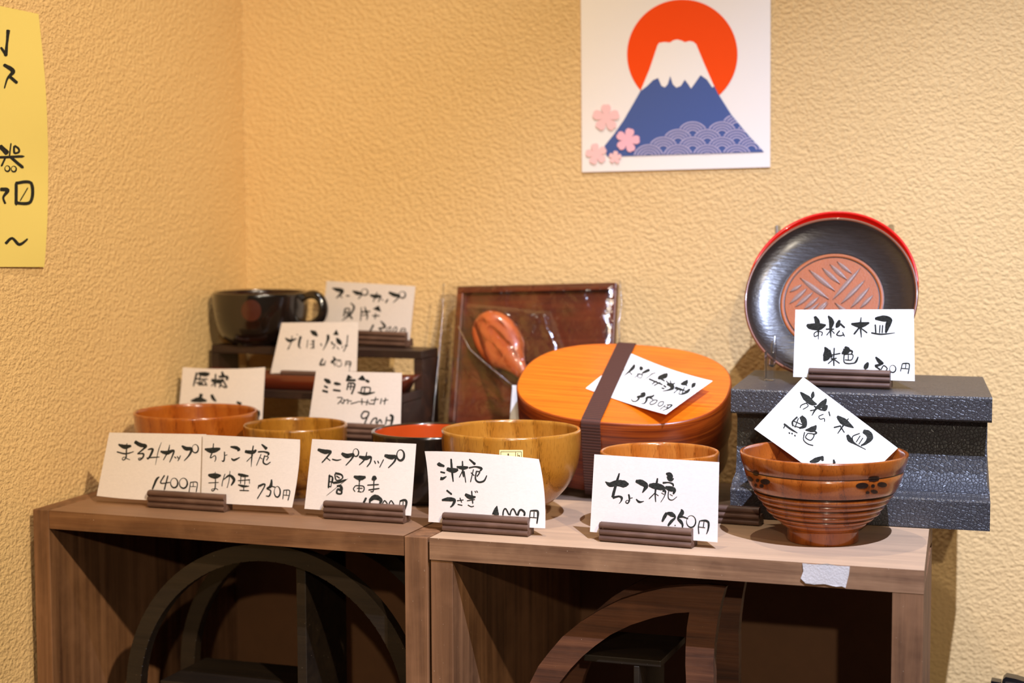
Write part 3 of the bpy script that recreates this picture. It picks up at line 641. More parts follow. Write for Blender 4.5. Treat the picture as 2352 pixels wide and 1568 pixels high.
# ------------------------------------------------------------------ price cards: paper traced on its own standing plane, brush strokes on it
def stroke_mesh(strokes, org, sc, surf, lift, bold=1.22):
    V = []; Fc = []; k_ = 0
    for st in strokes:
        if st[0] == 'o':
            _, cx_, cy_, rx, ry, wd = st; pts = [(cx_+rx*math.cos(a), cy_+ry*math.sin(a), wd*(.75+.35*math.sin(a+.6))) for a in np.linspace(-2.2, 4.2, 22)]; P = np.array(pts)
        else:
            P = catmull(np.array(st, float).reshape(-1, 3), 6)
            P = np.vstack([P[0]*[1, 1, .35]-np.append((P[1]-P[0])[:2]*.5, 0), P, P[-1]*[1, 1, .25]+np.append((P[-1]-P[-2])[:2]*.6, 0)])
        xy = P[:, :2]; d = np.gradient(xy, axis=0); d /= np.maximum(np.linalg.norm(d, axis=1), 1e-6)[:, None]; nn = np.stack([-d[:, 1], d[:, 0]], 1)
        jit = 1+rng.uniform(-.04, .08, (len(P), 2)); b0 = len(V); k_ += 1; lf = lift+k_*.000004
        for i in range(len(P)):
            w_ = max(P[i, 2], 1.)*.5*bold
            for s_, jj in ((-1, 0), (0, None), (1, 1)):
                q = xy[i]+nn[i]*w_*s_*(jit[i, jj] if jj is not None else 0)
                V.append(surf((org[0]+q[0]/sc, org[1]+q[1]/sc), lf))
        for i in range(len(P)-1):
            for j in (0, 1): a = b0+i*3+j; Fc.append((a, a+1, a+4, a+3))
    return V, Fc
def parse(s):
    out = []
    for part in s.replace('\n', ' ').split(';'):
        part = part.strip()
        if not part: continue
        if part[0] == 'o': out.append(('o',)+tuple(float(x) for x in part[1:].split(','))); continue
        if '>' in part:   # simple line x,y>x,y>..:w
            a, w_ = part.split(':'); pts = a.split('>'); fl = []
            for p in pts: x, y = p.split(','); fl += [float(x), float(y), float(w_)]
            out.append(fl); continue
        fl = []
        for p in part.split(): fl += [float(x) for x in p.split(',')]
        out.append(fl)
    return out
def card(name, label, corners, P0, lean, rz, bulge, mat, writing, org, sc, mids=None, group='hand-written price cards', th=.00022, hb=0.):
    """corners TL TR BR BL in photo pixels on the plane through P0 leaning back by 'lean', turned by rz"""
    nrm = np.array([math.sin(rz)*math.cos(lean), -math.cos(rz)*math.cos(lean), math.sin(lean)]); P0 = np.array(P0, float)
    hd = np.array([math.cos(rz), math.sin(rz), 0]); cs = np.array(corners, float)
    ref = hP(tuple(cs.mean(0)), P0, nrm); half = abs((hP(tuple(cs[1]), P0, nrm)-hP(tuple(cs[0]), P0, nrm))@hd)/2
    def surf(p, lift=0.):
        q = hP(p, P0, nrm); s_ = ((q-ref)@hd)/half
        return q+nrm*(bulge*(1-s_*s_)+hb*s_+lift)
    mid = mids or {}; V = []; Fc = []; NX, NY = 14, 10
    q8 = lambda a, b, k_: (np.array(a)+np.array(b))/2 if k_ not in mid else np.array(mid[k_], float)
    TLc, TRc, BRc, BLc = cs; mt, mr, mb, ml = q8(TLc, TRc, 't'), q8(TRc, BRc, 'r'), q8(BLc, BRc, 'b'), q8(TLc, BLc, 'l')
    for j in range(NY+1):
        for i in range(NX+1):
            x, y = i/NX*2-1, j/NY*2-1
            p = (.25*(1-x)*(1-y)*(-x-y-1)*TLc+.25*(1+x)*(1-y)*(x-y-1)*TRc+.25*(1+x)*(1+y)*(x+y-1)*BRc+.25*(1-x)*(1+y)*(-x+y-1)*BLc
                 + .5*(1-x*x)*(1-y)*mt+.5*(1+x)*(1-y*y)*mr+.5*(1-x*x)*(1+y)*mb+.5*(1-x)*(1-y*y)*ml)
            V.append(surf(tuple(p)))
    for j in range(NY):
        for i in range(NX): a = j*(NX+1)+i; Fc.append((a, a+1, a+NX+2, a+NX+1))
    base = np.array(V[-1-NX//2]); t = thing(name, label, 'price card', tuple(base), group=group)
    o = from_pts('paper', V, Fc, mat, t, False, base); md = o.modifiers.new('s', 'SOLIDIFY'); md.thickness = th; md.offset = 1
    # make sure the solid grows away from the viewer
    me = o.data; nv = me.polygons[0].normal
    md.offset = -1 if nv.dot(Vector(nrm)) > 0 else 1
    if writing:
        VV, FF = stroke_mesh(parse(writing), org, sc, lambda p, l: surf(p, l), .00006, 1.05 if sc > 6.2 and sc < 6.4 else 1.22)
        from_pts('brush_writing', VV, FF, 'ink', t, False, base)
    return t, surf
S = {}
S['c1a'] = '''255,190,14 320,215,40 388,205,20; 240,270,12 330,290,14 415,268,8; 345,180,8 340,260,12 335,330,12 310,358,10 295,345,8 315,325,7 350,345,8 378,355,6;
430,160,30 490,195,36 545,205,28 520,240,16 460,290,12; 462,292,10 520,290,16 515,330,14 480,358,12 470,340,8 500,335,8; 570,245,10 620,240,20 600,300,18 570,345,14 560,330,8; 575,335,8 620,330,12 690,325,8; 712,170,4 680,260,8 650,405,4;
705,265,16 770,280,36 840,255,18 835,300,14 800,380,8; 800,195,6 785,260,12 735,355,8; 850,322>868,338:10; 880,318>892,340:10; 915,310,8 900,345,10 885,370,6; 930,205,14 975,235,36 1030,240,26 1010,300,16 955,365,8; o1070,235,33,45,12;
690,540,10 660,570,20 618,670,14; 745,525,12 705,605,12 800,600,10; 780,535,12 745,672,12; o848,605,38,52,14; o945,608,42,55,14; 1020,600>1005,700:8; 1020,600>1090,602>1080,700:9; 1050,605>1048,640:7; 1020,645>1075,645:7'''
S['c1b'] = '''1180,240,16 1260,255,50 1345,235,20; 1275,180,8 1265,260,12 1240,335,10 1290,310,8 1300,345,10 1288,375,6; 1395,270,10 1395,330,12 1385,370,14 1365,365,8; 1400,310>1425,300:7;
1462,215,14 1520,225,30 1555,245,22 1535,260,10; 1470,340,10 1500,358,20 1560,330,8; 1620,265,26 1700,275,34 1740,250,16; 1708,205,10 1695,290,14 1685,425,5; 1700,310>1640,370:8; 1800,190,12 1850,235,30; 1760,270,14 1820,268,14 1872,285,20 1860,310,8; 1790,300>1745,410:8; 1775,330>1805,345:7; 1830,310,10 1815,380,14 1850,405,12 1892,380,8; 1830,315>1868,325>1850,360:9;
1220,520,20 1290,530,50 1355,525,16; 1225,605>1325,600:8; 1295,490,6 1297,600,10 1290,670,10 1265,692,10 1255,675,6 1300,665,8 1325,680,6; 1400,510>1375,590>1368,640:8; 1385,570,7 1450,525,20 1500,570,26 1470,630,12; 1455,480>1445,580>1425,655:7;
1545,510,20 1600,525,28 1655,530,14; 1550,580>1665,572:9; 1575,525>1570,610:8; 1620,540>1615,620:8; 1665,565>1668,610:6; 1545,625,10 1600,640,22 1660,640,8; 1605,640>1605,690:8; 1565,685>1655,688:10;
1770,630,16 1760,665,8; 1775,638,20 1820,618,16 1830,640,12 1755,770,10; 1905,570,12 1895,640,26 1855,665,12 1895,690,12 1880,745,14 1845,745,8; 1900,640>1940,650:10; o1965,700,32,58,13; 2035,685>2025,775:8; 2035,685>2098,690>2080,790:9; 2065,690>2062,735:7; 2030,735>2085,740:7'''
S['c2'] = '''165,130,20 230,150,36 285,150,20 260,190,14 205,250,10; 245,205>280,232:9; 300,220,10 345,230,12 385,222,6; 390,165,20 440,190,36 500,175,18 480,220,12 430,275,9; o522,158,26,36,11; 553,195,16 610,210,34 662,200,16 655,250,12 625,290,8; 625,155,7 605,220,12 555,272,8; 695,235>705,262:9; 725,235>735,258:9; 778,225>745,292:8; 790,185,22 850,200,38 890,195,20 880,240,14 825,298,9; o935,182,34,50,17;
275,370>265,480:14; 275,375>305,390>300,440:12; 270,430>300,430:10; 270,475>290,475:10; 330,350,18 388,365,14 395,400,10 340,415,10 325,360,10; 310,440,16 375,430,20 432,408,8; 435,410>260,548:4; 345,470,14 380,470,22 385,505,24 350,495,12; 350,500>345,535>385,540>390,510:14; 340,375>370,395:10; 300,395>290,470:7;
505,380,16 560,395,38 612,385,18; 560,395>555,430:12; 520,465>500,495>515,520:8; 525,465>590,470>600,500>585,525:9; 555,440>552,515:9; 535,490>582,490:8; 540,520>575,525:8; 672,412,12 695,398,42 716,402,10; 635,460>730,455:10; 645,505>735,492:10; 690,425>685,515>660,520:9;
618,580>595,625:16; 650,605,20 700,572,40 755,600,26 742,640,14; 655,590>650,640:14; 770,632>790,605>815,634:9; 830,635>850,605>875,640:9; 930,615>925,655:7; 930,610,12 975,600,18 990,630,16 965,715,12; 960,615>958,650:7'''
S['c3'] = '''1285,255,24 1300,270,28 1345,285,16; 1310,338>1350,347:13; 1308,398,26 1330,400,22 1365,380,8; 1370,310,26 1430,325,38 1475,315,20; 1410,220,14 1418,320,17 1430,425,9; 1465,290,14 1520,300,30 1570,295,16; 1518,240,10 1522,340,14 1530,385,8; 1520,325>1490,385:8; 1535,335>1548,430:8; 1585,222,12 1635,265,20; 1580,300,12 1640,290,12 1695,305,20 1682,330,10; 1620,320>1595,425:8; 1600,345>1628,372:8; 1650,332>1680,340>1655,378:10; 1650,330,10 1640,400,12 1670,432,14 1720,420,14 1745,372,8;
1370,510,14 1415,545,14; 1325,600,14 1385,592,32 1440,600,26 1430,640,18 1405,665,10; 1470,605>1525,598:8; 1495,580>1510,620:8; 1475,640>1515,648:8; 1545,545,20 1590,572,34 1640,570,14; 1565,605>1630,595:8; 1605,520>1615,625:10; 1570,645>1600,660>1625,655:8; 1635,515>1645,530:7; 1650,512>1662,528:7;
1840,655,8 1832,690,32 1826,735,54; 1895,740>1900,700>1920,680>1950,735:11; 1960,740>1970,700>1992,682>2020,738:11; 2030,742>2045,700>2065,690>2092,715>2090,745:15; 2145,705>2135,805:8; 2145,700,10 2190,698,14 2215,715,16 2205,815,10; 2180,710>2178,760:7; 2145,760>2200,765:7'''
S['c4'] = '''320,540,14 385,580,64 480,560,80 590,570,96 655,572,24; 520,420,20 490,520,34 455,640,38 425,760,40; 428,770,36 510,750,26 555,770,34 545,820,16 515,855,6; 655,720,22 665,760,26 665,810,22 640,850,18 612,830,14 635,805,10 662,812,10; 665,780>710,770:12;
760,530,40 840,550,78 905,595,66 890,640,44 855,695,14; 765,790,18 810,830,30 875,820,8; 950,590,40 1040,600,88 1140,625,72 1180,650,30; 1072,490,20 1060,560,28 1040,700,22 1045,825,14; 1035,700>955,780:14; 1045,710>1085,740:11; 1195,420,16 1240,440,80 1262,500,76 1305,495,14; 1150,555,30 1230,550,18 1290,570,26 1300,605,16; 1185,620,40 1260,640,74 1312,660,54 1300,715,20; 1150,660,46 1185,680,26 1170,750,12 1120,830,8; 1130,700>1165,720:10; 1235,660,16 1225,740,14 1240,790,16 1290,800,12 1350,755,8; 1250,720>1288,740:10;
1205,985,36 1175,1040,46 1140,1110,24; 1210,990,30 1275,1008,64 1325,1050,26 1270,1110,40 1225,1170,26; 1415,935,16 1424,985,60 1368,1062,30 1400,1105,44 1430,1150,30 1430,1195,20; 1380,1040,40 1440,1045,24 1510,1070,14; o1325,1165,5,5,10; o1555,1110,66,85,18; 1680,1100>1660,1180>1665,1285:16; 1690,1100,16 1760,1098,28 1805,1130,30 1800,1220,24 1775,1290,10; 1740,1110>1730,1190:13; 1670,1190>1750,1200:11'''
S['c9'] = '''850,355,20 830,400,40 770,460,24 695,520,6; 640,462,8 675,448,14 705,432,8; 785,470,10 815,500,18; 928,385,20 945,412,50 935,440,20; 1065,430,34 1010,455,36 955,480,14; 890,490>970,500:14; 925,480>850,545:10; 905,505>895,535>945,548>960,510:11; 1150,475,10 1100,490,14 1050,530,10 970,585,6;
1315,480,16 1285,515,60 1200,548,44 1178,552,10; 1200,545,20 1275,590,20; 1065,565,22 1240,640,18; 1165,590>1100,635:14; 1215,610>1130,655:14; 1300,590,14 1345,635,20; 1360,585>1365,625:14; 1425,620>1380,645:14; 1310,640,20 1370,650,56 1392,690,40 1330,720,20 1250,735,8; 1265,655>1300,680:20; 1235,690>1275,702:18;
1603,575,14 1575,618,56 1510,635,22; 1570,640>1600,662:14; 1718,620,16 1688,650,50 1665,690,10; 1430,685,30 1500,710,30 1560,725,14; 1500,690>1440,735>1408,765:12; 1510,720>1480,770:10; 1562,680>1530,760:14; 1638,705,20 1602,740,36 1540,775,20 1480,780,10; 1560,728>1600,738:9;
935,775,12 985,765,30 975,800,40 885,820,22; 890,812,20 912,840,24 870,880,14 820,875,14 808,840,8; 1130,790,16 1100,812,24 1030,830,30 1020,870,26 990,910,14 945,910,8; 1050,820,16 1110,852,14; 1175,865>1130,862>1072,900>1085,927>1140,910>1178,868:12; 1265,885>1215,890>1185,930>1205,950>1250,930>1268,888:11; 1290,935>1215,995:9; 1310,930,8 1385,932,16 1340,972,14 1250,1015,6; 1332,940>1310,965:8; 1275,958>1340,975:8'''
S['c10'] = '''550,190,20 590,205,48 670,205,56 730,190,14; 625,110,20 650,160,40 660,250,14 660,325,6; 662,245>622,268>625,300>655,288:9; 668,250>698,262>690,292:9; 755,105,14 785,160,42 775,230,20 780,310,8; 735,230>805,230:12; 778,238>740,285:9; 785,240>812,270:9; 862,145,18 845,190,36 828,215,12; 870,180>908,215:16; 862,245>835,282>870,292>902,282:11; 890,260>908,297:9;
975,180,16 1060,190,46 1140,170,14; 1065,120,8 1060,200,16 1068,305,8; 1045,220>1000,275:14; 1065,220>1120,262:11; 1200,130,20 1270,128,46 1335,142,40 1320,190,40 1300,262,16; 1200,190>1205,262:12; 1245,195>1240,262:10; 1270,195>1265,262:10; 1165,265,12 1260,278,12 1380,265,5;
722,400,12 742,440,48 738,490,60 712,530,14; 765,430>785,495:20; 812,410>806,500>808,575:11; 785,475>865,460:10; 780,512>832,505:10; 805,512>755,555:9; 815,520>860,552:10; 915,395,14 928,428,56 885,462,14; 930,425,20 982,440,14 970,470,8; 905,470>985,470>975,520>915,520:9; 945,475>945,518:8; 905,470>905,540>945,556>1005,550:10; 1005,550,12 1022,530,16 1038,492,10;
1132,545,14 1115,580,38 1098,605,20; 1205,495,14 1245,540,32 1270,555,14 1200,580,24; 1200,580>1245,612:12; 1255,612>1280,575>1312,600>1300,625:9; o1365,605,30,34,9; 1455,560>1440,625:8; 1460,555>1518,556>1520,600>1510,650:9; 1490,560>1485,600:7; 1450,600>1508,605:7'''
S['c11'] = '''490,830,12 540,880,48 600,930,42 645,945,10; 612,825,12 606,862,30 600,892,8; 555,930>500,952>488,978:9; 550,938>563,962>515,992:8; 735,895,14 700,945,48 640,985,20 600,1050,7; 622,965>690,1000:14; 640,995>585,1005:10; 745,955,14 717,985,44 690,1002,8; 760,1015>770,1055:10; 708,1040>665,1060>680,1086>715,1080>718,1110:8;
840,1060,20 900,1110,56 990,1165,12; 945,1080,8 900,1140,14 845,1220,7; 810,1165>870,1150:12; 870,1155>905,1210:10; 1085,1200,30 1132,1220,48 1148,1262,48 1110,1310,24 1065,1335,12; 1050,1220>985,1250>990,1300:9; 1055,1245>1020,1300:8; 1080,1265>1045,1320:8; 935,1235,20 960,1280,38 1010,1320,14 1105,1370,6;
495,1060,30 522,1100,46 530,1150,30 480,1170,14; 460,1065>415,1110>420,1150:14; 430,1105>510,1140:9; 470,1080>440,1160:9; 430,1150>500,1170:9; 335,1130,16 400,1180,16 460,1215,8; 330,1170>345,1140:9; 380,1210>390,1222:11; 408,1215>414,1228:11; 435,1235>442,1248:11; 640,1145,10 610,1180,46 540,1190,10; 600,1190>645,1215>610,1232:12; 560,1220>620,1232>590,1285>540,1260>558,1222:9; 530,1210>520,1280>560,1320>610,1335:9; 580,1490,12 640,1475,40 705,1440,12; 700,1445>700,1480:20; 805,1470,12 812,1505,24'''
S['c5'] = '''1070,140,14 1150,165,50 1225,180,40 1190,235,30 1130,290,12; 1195,262>1222,285:14; 1280,255>1330,258:18; 1380,185,20 1450,215,50 1520,230,22 1465,300,14; o1560,200,48,48,18; 1640,245,20 1720,265,50 1800,265,24 1765,345,14; 1745,210>1690,340:14; 1820,310>1838,326:14; 1905,310>1875,360:20; 1925,205,30 2010,245,50 2080,260,24 1990,355,10; o2120,240,48,50,18;
1265,450>1245,560:20; 1265,450>1330,452>1320,540:16; 1255,500>1330,500:14; 1350,365,14 1400,420,24 1370,500,26 1310,560,24 1220,625,8; 1330,540>1372,600:24; 1290,500>1300,560:14; 1510,440>1500,620:14; 1515,500>1635,490:20; 1560,420,10 1580,480,24 1602,560,20 1590,620,10; 1515,548>1590,545:12; 1770,405,8 1758,440,60 1745,475,110; 1680,555>1778,555:16; 1725,520>1715,600:14;
1690,695>1640,790:24; 1800,635,12 1850,690,30 1860,730,24 1770,745,20; 1790,752>1812,792:18; 1875,800>1905,745>1950,722>1930,780>1880,805:12; 1960,800>2020,722>2042,760>1990,805:12; 2105,750>2090,800:12; 2110,745>2165,750>2160,800:12; 2110,778>2150,780:9'''
S['c6'] = '''365,890,16 430,930,40 530,900,14; 465,860>455,950>400,1060:13; 400,1050>432,1040:9; 540,830>550,846:11; 600,865,30 580,930,30 570,1010,24 600,1045,8; 705,920>690,1030:11; 745,780,16 800,815,60 850,860,20; 760,940>805,925:14; 790,930>792,1040:20; 750,1045>795,1025:14; 740,985>790,980:10; 900,970>910,1005:16; 1005,840,30 1010,890,36 985,970,20 935,1070,8;
1132,770,10 1126,840,70; 1055,945>1075,965:20; 1135,890,20 1170,940,56 1205,985,26; 1060,980>1112,990>1080,1050:13; 1140,1020>1170,1058:10; 1225,1010>1215,1040:11; 1300,850>1285,990>1240,1090:13; 1255,1005>1302,1005:13; 930,1200>890,1290>960,1280:22; 970,1230>955,1300:12; 1085,1170,14 1110,1210,30 1060,1250,24 1100,1270,16 1110,1310,12; 1120,1215>1200,1220:12; o1170,1275,40,42,10; 1275,1240>1265,1310:12; 1275,1240>1345,1250>1330,1320:16; 1275,1275>1330,1280:12; 1330,1320>1325,1390:6'''
S['c7'] = '''200,895,16 185,950,14 170,1010,10; 215,900,20 275,908,34 312,902,14; 190,950>232,945:12; 195,982>240,985:12; 240,950>292,950:10; 250,960>245,1000:10; 215,1000>282,1000:10; 265,960>288,1005:10; 230,915>225,990:10; 330,960,24 400,970,30 432,950,14; 365,910>360,1012:12; 420,885,12 430,920,26; 395,930>465,930>460,958:18; 420,960>398,1022:11; 430,960>462,1020:13; 405,1000>450,1026:11; 350,985>330,1010:9;
150,1140,12 220,1130,40 285,1140,14; 240,1080,26 225,1130,20; 330,1085,20 345,1120,24 370,1142,12; 550,1150,16 585,1168,24; 735,1225>740,1260>722,1295:18'''
S['c8'] = '''1310,950,16 1345,970,32 1365,985,12; 1310,1010>1340,1025:15; 1295,1050>1340,1062:17; 1395,985,14 1420,990,24 1455,995,12; 1390,1045>1450,1052:15; 1522,915,12 1530,945,48; 1505,960>1580,960:18; 1520,990>1510,1042:11; 1520,985>1575,990>1570,1030>1550,1080:13; 1515,1015>1565,1015:9; 1545,990>1540,1040:9; 1645,920,12 1640,958,60; 1675,960>1702,975:20; 1640,1020>1630,1070:10; 1640,1020>1710,1025>1705,1070:10; 1665,1025>1660,1070:9; 1605,1065,10 1670,1078,22 1750,1065,8;
1425,1110>1470,1115>1430,1165:8; 1450,1140>1475,1165:8; 1485,1125>1480,1160:8; 1485,1140>1520,1130>1515,1165:8; 1530,1140>1550,1142:8; 1545,1165>1600,1150:8; 1610,1145>1700,1152:7; 1640,1120>1640,1170:8; 1690,1130>1680,1175:8; 1700,1165>1742,1165:8; 1720,1135>1782,1125:8; 1760,1110>1745,1170:8; 1810,1120>1800,1165:8; 1820,1140>1865,1130:7; 1845,1115>1835,1168:8;
1700,1237>1660,1232>1635,1268>1650,1292>1690,1275>1702,1240:11; 1695,1262>1665,1335:11; 1715,1335>1738,1298>1768,1290>1762,1332:10; 1772,1337>1798,1302>1812,1332:10; 1882,1262,14 1905,1280,20 1890,1350,14 1868,1352,8; 1855,1280>1845,1342:9; 1855,1308>1890,1310:9'''
S['yel'] = '''42,170,18 35,230,12 25,312,16; 0,268,10 25,305,14; 15,365,14 65,400,20 35,440,10 18,495,6; 45,430>85,465:14; 0,822,20 40,862,24; 60,810>52,880:7; 80,820>102,835>105,855>80,860>78,822:10; 0,885>125,880:12; 30,885>8,932:9; 60,885>125,940:14; o40,948,14,16,7; o76,950,14,16,7; 0,1065,16 40,1070,18 15,1110,10 25,1145,10; 88,1035>85,1145:14; 88,1030>172,1030>165,1135>88,1142:14; 150,1060>110,1125:5; 25,1370,14 60,1340,12 100,1375,14 143,1345,8'''
def slotpoint(h, f=.5):
    a, rz, ln = h; return a+np.array([math.cos(rz)*ln*f-math.sin(rz)*.0057, math.sin(rz)*ln*f+math.cos(rz)*.0057, .004])
LEAN = math.radians(7)
def hc(*a, **k): t_, h = holder(*a, **k); return h
h1 = hc((338, 1166), (513, 1177.5), 0, 'ridged walnut holder gripping the two overlapping cards at the left front')
h2 = hc((742, 1192), (925, 1204), 0, 'ridged walnut holder of the soup cup card, second from the left')
h3 = hc((1015, 1221), (1211, 1234), 0, 'ridged walnut holder of the curled card before the golden bowl')
h4 = hc((1375, 1244), (1587, 1261), 0, 'ridged walnut holder of the bright white card in front of the amber bowl')
h10 = hc((1856, 887), (2043, 894), .0955, 'ridged walnut holder on top of the black foam block')
ztop = SZ[0]+.0003
h5 = hc((775, 791), (930, 798), ztop, 'ridged walnut holder on the top step beside the mug')
h8 = hc((722, 1005), (878, 1013), SZ[2]+.0003, 'ridged walnut holder on the lowest step behind the small olive bowl')
a6 = hY((648, 851), SYF[1]+.018); h6 = place_holder(np.array([a6[0], a6[1]-.004, 0]), .054, 0.02, SZ[1]+.0023, 'ridged walnut holder standing in the dark red dish')[1]
h7 = hc((442, 985), (590, 990), SZ[2]+.0003, 'ridged walnut holder hidden behind the reddish bowl on the left')
hx, _ = place_holder(hZ((1600, 1199), 0), .046, -.06, 0, 'empty ridged walnut holder peeking out beside the bright white card')
# front pair: the right one overlaps in front of the left one
P1 = slotpoint(h1)
card('price_card', 'left half of the overlapping pair, card reading まるみカップ 1400円', [(253, 993), (472, 997), (476, 1151), (224, 1138)], P1+np.array([0, .0006, 0]), LEAN, h1[1]+.02, .0006, 'washi', S['c1a'], (220, 980), 4.704, {'b': (338, 1148)}, hb=-.0012)
card('price_card', 'right half of the overlapping pair, card reading ちょこ椀 まゆ型 750円', [(466, 998), (689, 1009), (671, 1165), (462, 1153)], P1-np.array([0, .0007, 0]), LEAN, h1[1]+.01, .0008, 'washi', S['c1b'], (220, 980), 4.704, {'r': (685, 1080)})
card('price_card', 'cream card reading スープカップ 曙 両手 at the front, left of centre', [(717, 1008), (956, 1019), (944, 1184), (699, 1168)], slotpoint(h2), LEAN, h2[1], .001, 'washi', S['c2'], (690, 1000), 4.055)
card('price_card', 'curled card reading 汁椀 うさぎ 1000円 before the golden bowl', [(975, 1036), (1238, 1054), (1252, 1213), (984, 1198)], slotpoint(h3), LEAN, h3[1], .002, 'washi', S['c3'], (690, 1000), 4.055, {'t': (1100, 1040), 'r': (1250, 1130), 'l': (984, 1110)})
card('price_card', 'bright white card reading ちょこ椀 750円 at the centre right front', [(1365, 1043), (1652, 1061), (1648, 1245), (1355, 1221)], slotpoint(h4), LEAN, h4[1], .0006, 'washi', S['c4'], (1340, 1020), 6.2706)
card('price_card', 'card reading スープカップ 1300円 on the top step right of the mug', [(750, 645), (954, 657), (941, 781), (741, 740)], slotpoint(h5), LEAN, h5[1], .0008, 'washi', S['c5'], (600, 640), 6.533, {'b': (845, 768)})
card('price_card', 'card reading おしぼり 450円 in the dark red dish', [(647, 741), (823, 739), (819, 853), (621, 857)], slotpoint(h6), LEAN, h6[1], .0008, 'washi', S['c6'], (600, 640), 6.533)
card('price_card', 'card half hidden behind the wide reddish bowl on the left', [(420, 843), (609, 843), (602, 972), (410, 950)], slotpoint(h7), LEAN, h7[1], .0008, 'washi', S['c7'], (400, 620), 3.7935, {'t': (515, 847)})
card('price_card', 'card reading ミニ角盆 900円 standing on the lowest step', [(726, 852), (923, 856), (920, 979), (709, 966)], slotpoint(h8), LEAN, h8[1], .0008, 'washi', S['c8'], (400, 620), 3.7935)
card('price_card', 'white card reading 木皿 朱色 before the round plates on the foam block', [(1827, 711), (2099, 710), (2101, 875), (1822, 865)], slotpoint(h10), math.radians(5), h10[1], .0006, 'paper', S['c10'], (1720, 700), 4.1275)
ln11 = math.atan2(.045, .08)
card('price_card', 'white card reading 木皿 黒色 propped at an angle in the carved bowl', [(1845, 866), (2062, 1028), (1949, 1140), (1732, 984)], (B6.c[0], .068, .012), ln11, 0, .0006, 'paper', S['c11'], (1720, 700), 4.1275)
card('price_card', 'blank white paper slip behind the left end of the lunch box', [(1177, 884), (1296, 892), (1292, 990), (1169, 985)], (.3, .243, .004), math.radians(12), 0, .0004, 'paper', None, (0, 0), 1)
# lunch box card: lies on the lid under the elastic, right end lifting
lidn = Wn; lidP = bc+Wn*.0004
def lidsurf(p, l=0.):
    q = hP(p, lidP, lidn); s_ = (q-bc)@U; e = max(0, s_+.004); return hP(p, lidP+lidn*(min(.011, e*e*5.2)), lidn)+lidn*l
corn = [(1447, 811), (1637, 875), (1530, 952), (1345, 892)]; mids = [(1540, 852), (1583, 913), (1445, 934), (1396, 851)]
V = []; Fc = []; NX, NY = 14, 10
TLc, TRc, BRc, BLc = [np.array(c, float) for c in corn]; mt, mr, mb, ml = [np.array(c, float) for c in ((1543, 849), (1585, 912), (1444, 927), (1396, 851))]
for j in range(NY+1):
    for i in range(NX+1):
        x, y = i/NX*2-1, j/NY*2-1
        p = (.25*(1-x)*(1-y)*(-x-y-1)*TLc+.25*(1+x)*(1-y)*(x-y-1)*TRc+.25*(1+x)*(1+y)*(x+y-1)*BRc+.25*(1-x)*(1+y)*(-x+y-1)*BLc+.5*(1-x*x)*(1-y)*mt+.5*(1+x)*(1-y*y)*mr+.5*(1-x*x)*(1+y)*mb+.5*(1-x)*(1-y*y)*ml)
        V.append(lidsurf(tuple(p), .0002))
for j in range(NY):
    for i in range(NX): a = j*(NX+1)+i; Fc.append((a, a+1, a+NX+2, a+NX+1))
t = thing('price_card', 'white card reading 弁当箱 3500円 tucked under the lunch box band', 'price card', tuple(V[5]), group='hand-written price cards')
o = from_pts('paper', V, Fc, 'paper', t, True, V[5])
VV, FF = stroke_mesh(parse(S['c9']), (1320, 780), 6.1895, lidsurf, .0003); from_pts('brush_writing', VV, FF, 'ink', t, False, V[5])

# ------------------------------------------------------------------ yellow sheet on the left wall
YXp = WX+.0012
edge = [(88, 32), (93, 110), (99, 200), (105, 290), (110, 360), (110, 420), (106, 480), (101, 545), (98, 613)]
E_ = catmull([hX(p, YXp) for p in edge], 4); V = []; Fc = []; NC = 12
zt0, zb0 = hX((-330, -55), YXp), hX((-330, 612), YXp)
for i, e in enumerate(E_):
    f_ = i/(len(E_)-1); L0 = zt0*(1-f_)+zb0*f_
    for j in range(NC+1): s_ = j/NC; p = L0*(1-s_)+e*s_; V.append((YXp+.0022*math.sin(f_*PI*1.6+.3)**2*s_**3, p[1], p[2]))
for i in range(len(E_)-1):
    for j in range(NC): a = i*(NC+1)+j; Fc.append((a, a+1, a+NC+2, a+NC+1))
t = thing('wall_notice', 'yellow paper notice with black brush writing on the left wall', 'notice', tuple(V[0]))
o = from_pts('paper_sheet', V, Fc, 'yellow', t, True, V[0]); 
zT, zBt = float(E_[0][2]), float(E_[-1][2]); Ya, Yb = float(zt0[1]), .03
def ysurf(p, l):
    q = hX(p, YXp); f_ = min(1, max(0, (zT-q[2])/(zT-zBt))); s_ = min(1, max(0, (q[1]-Ya)/(Yb-Ya))); dx = .0022*math.sin(f_*PI*1.6+.3)**2*s_**3
    return q+np.array([dx+l, 0, 0])
ys = parse(S['yel'])
for i0, i1 in ((0, 2), (2, 4), (4, 12), (12, 13), (13, 16), (16, 17)):
    VV, FF = stroke_mesh(ys[i0:i1], (0, 0), 2.45, ysurf, .00015); from_pts('brush_character', VV, FF, 'ink', t, False, V[0])

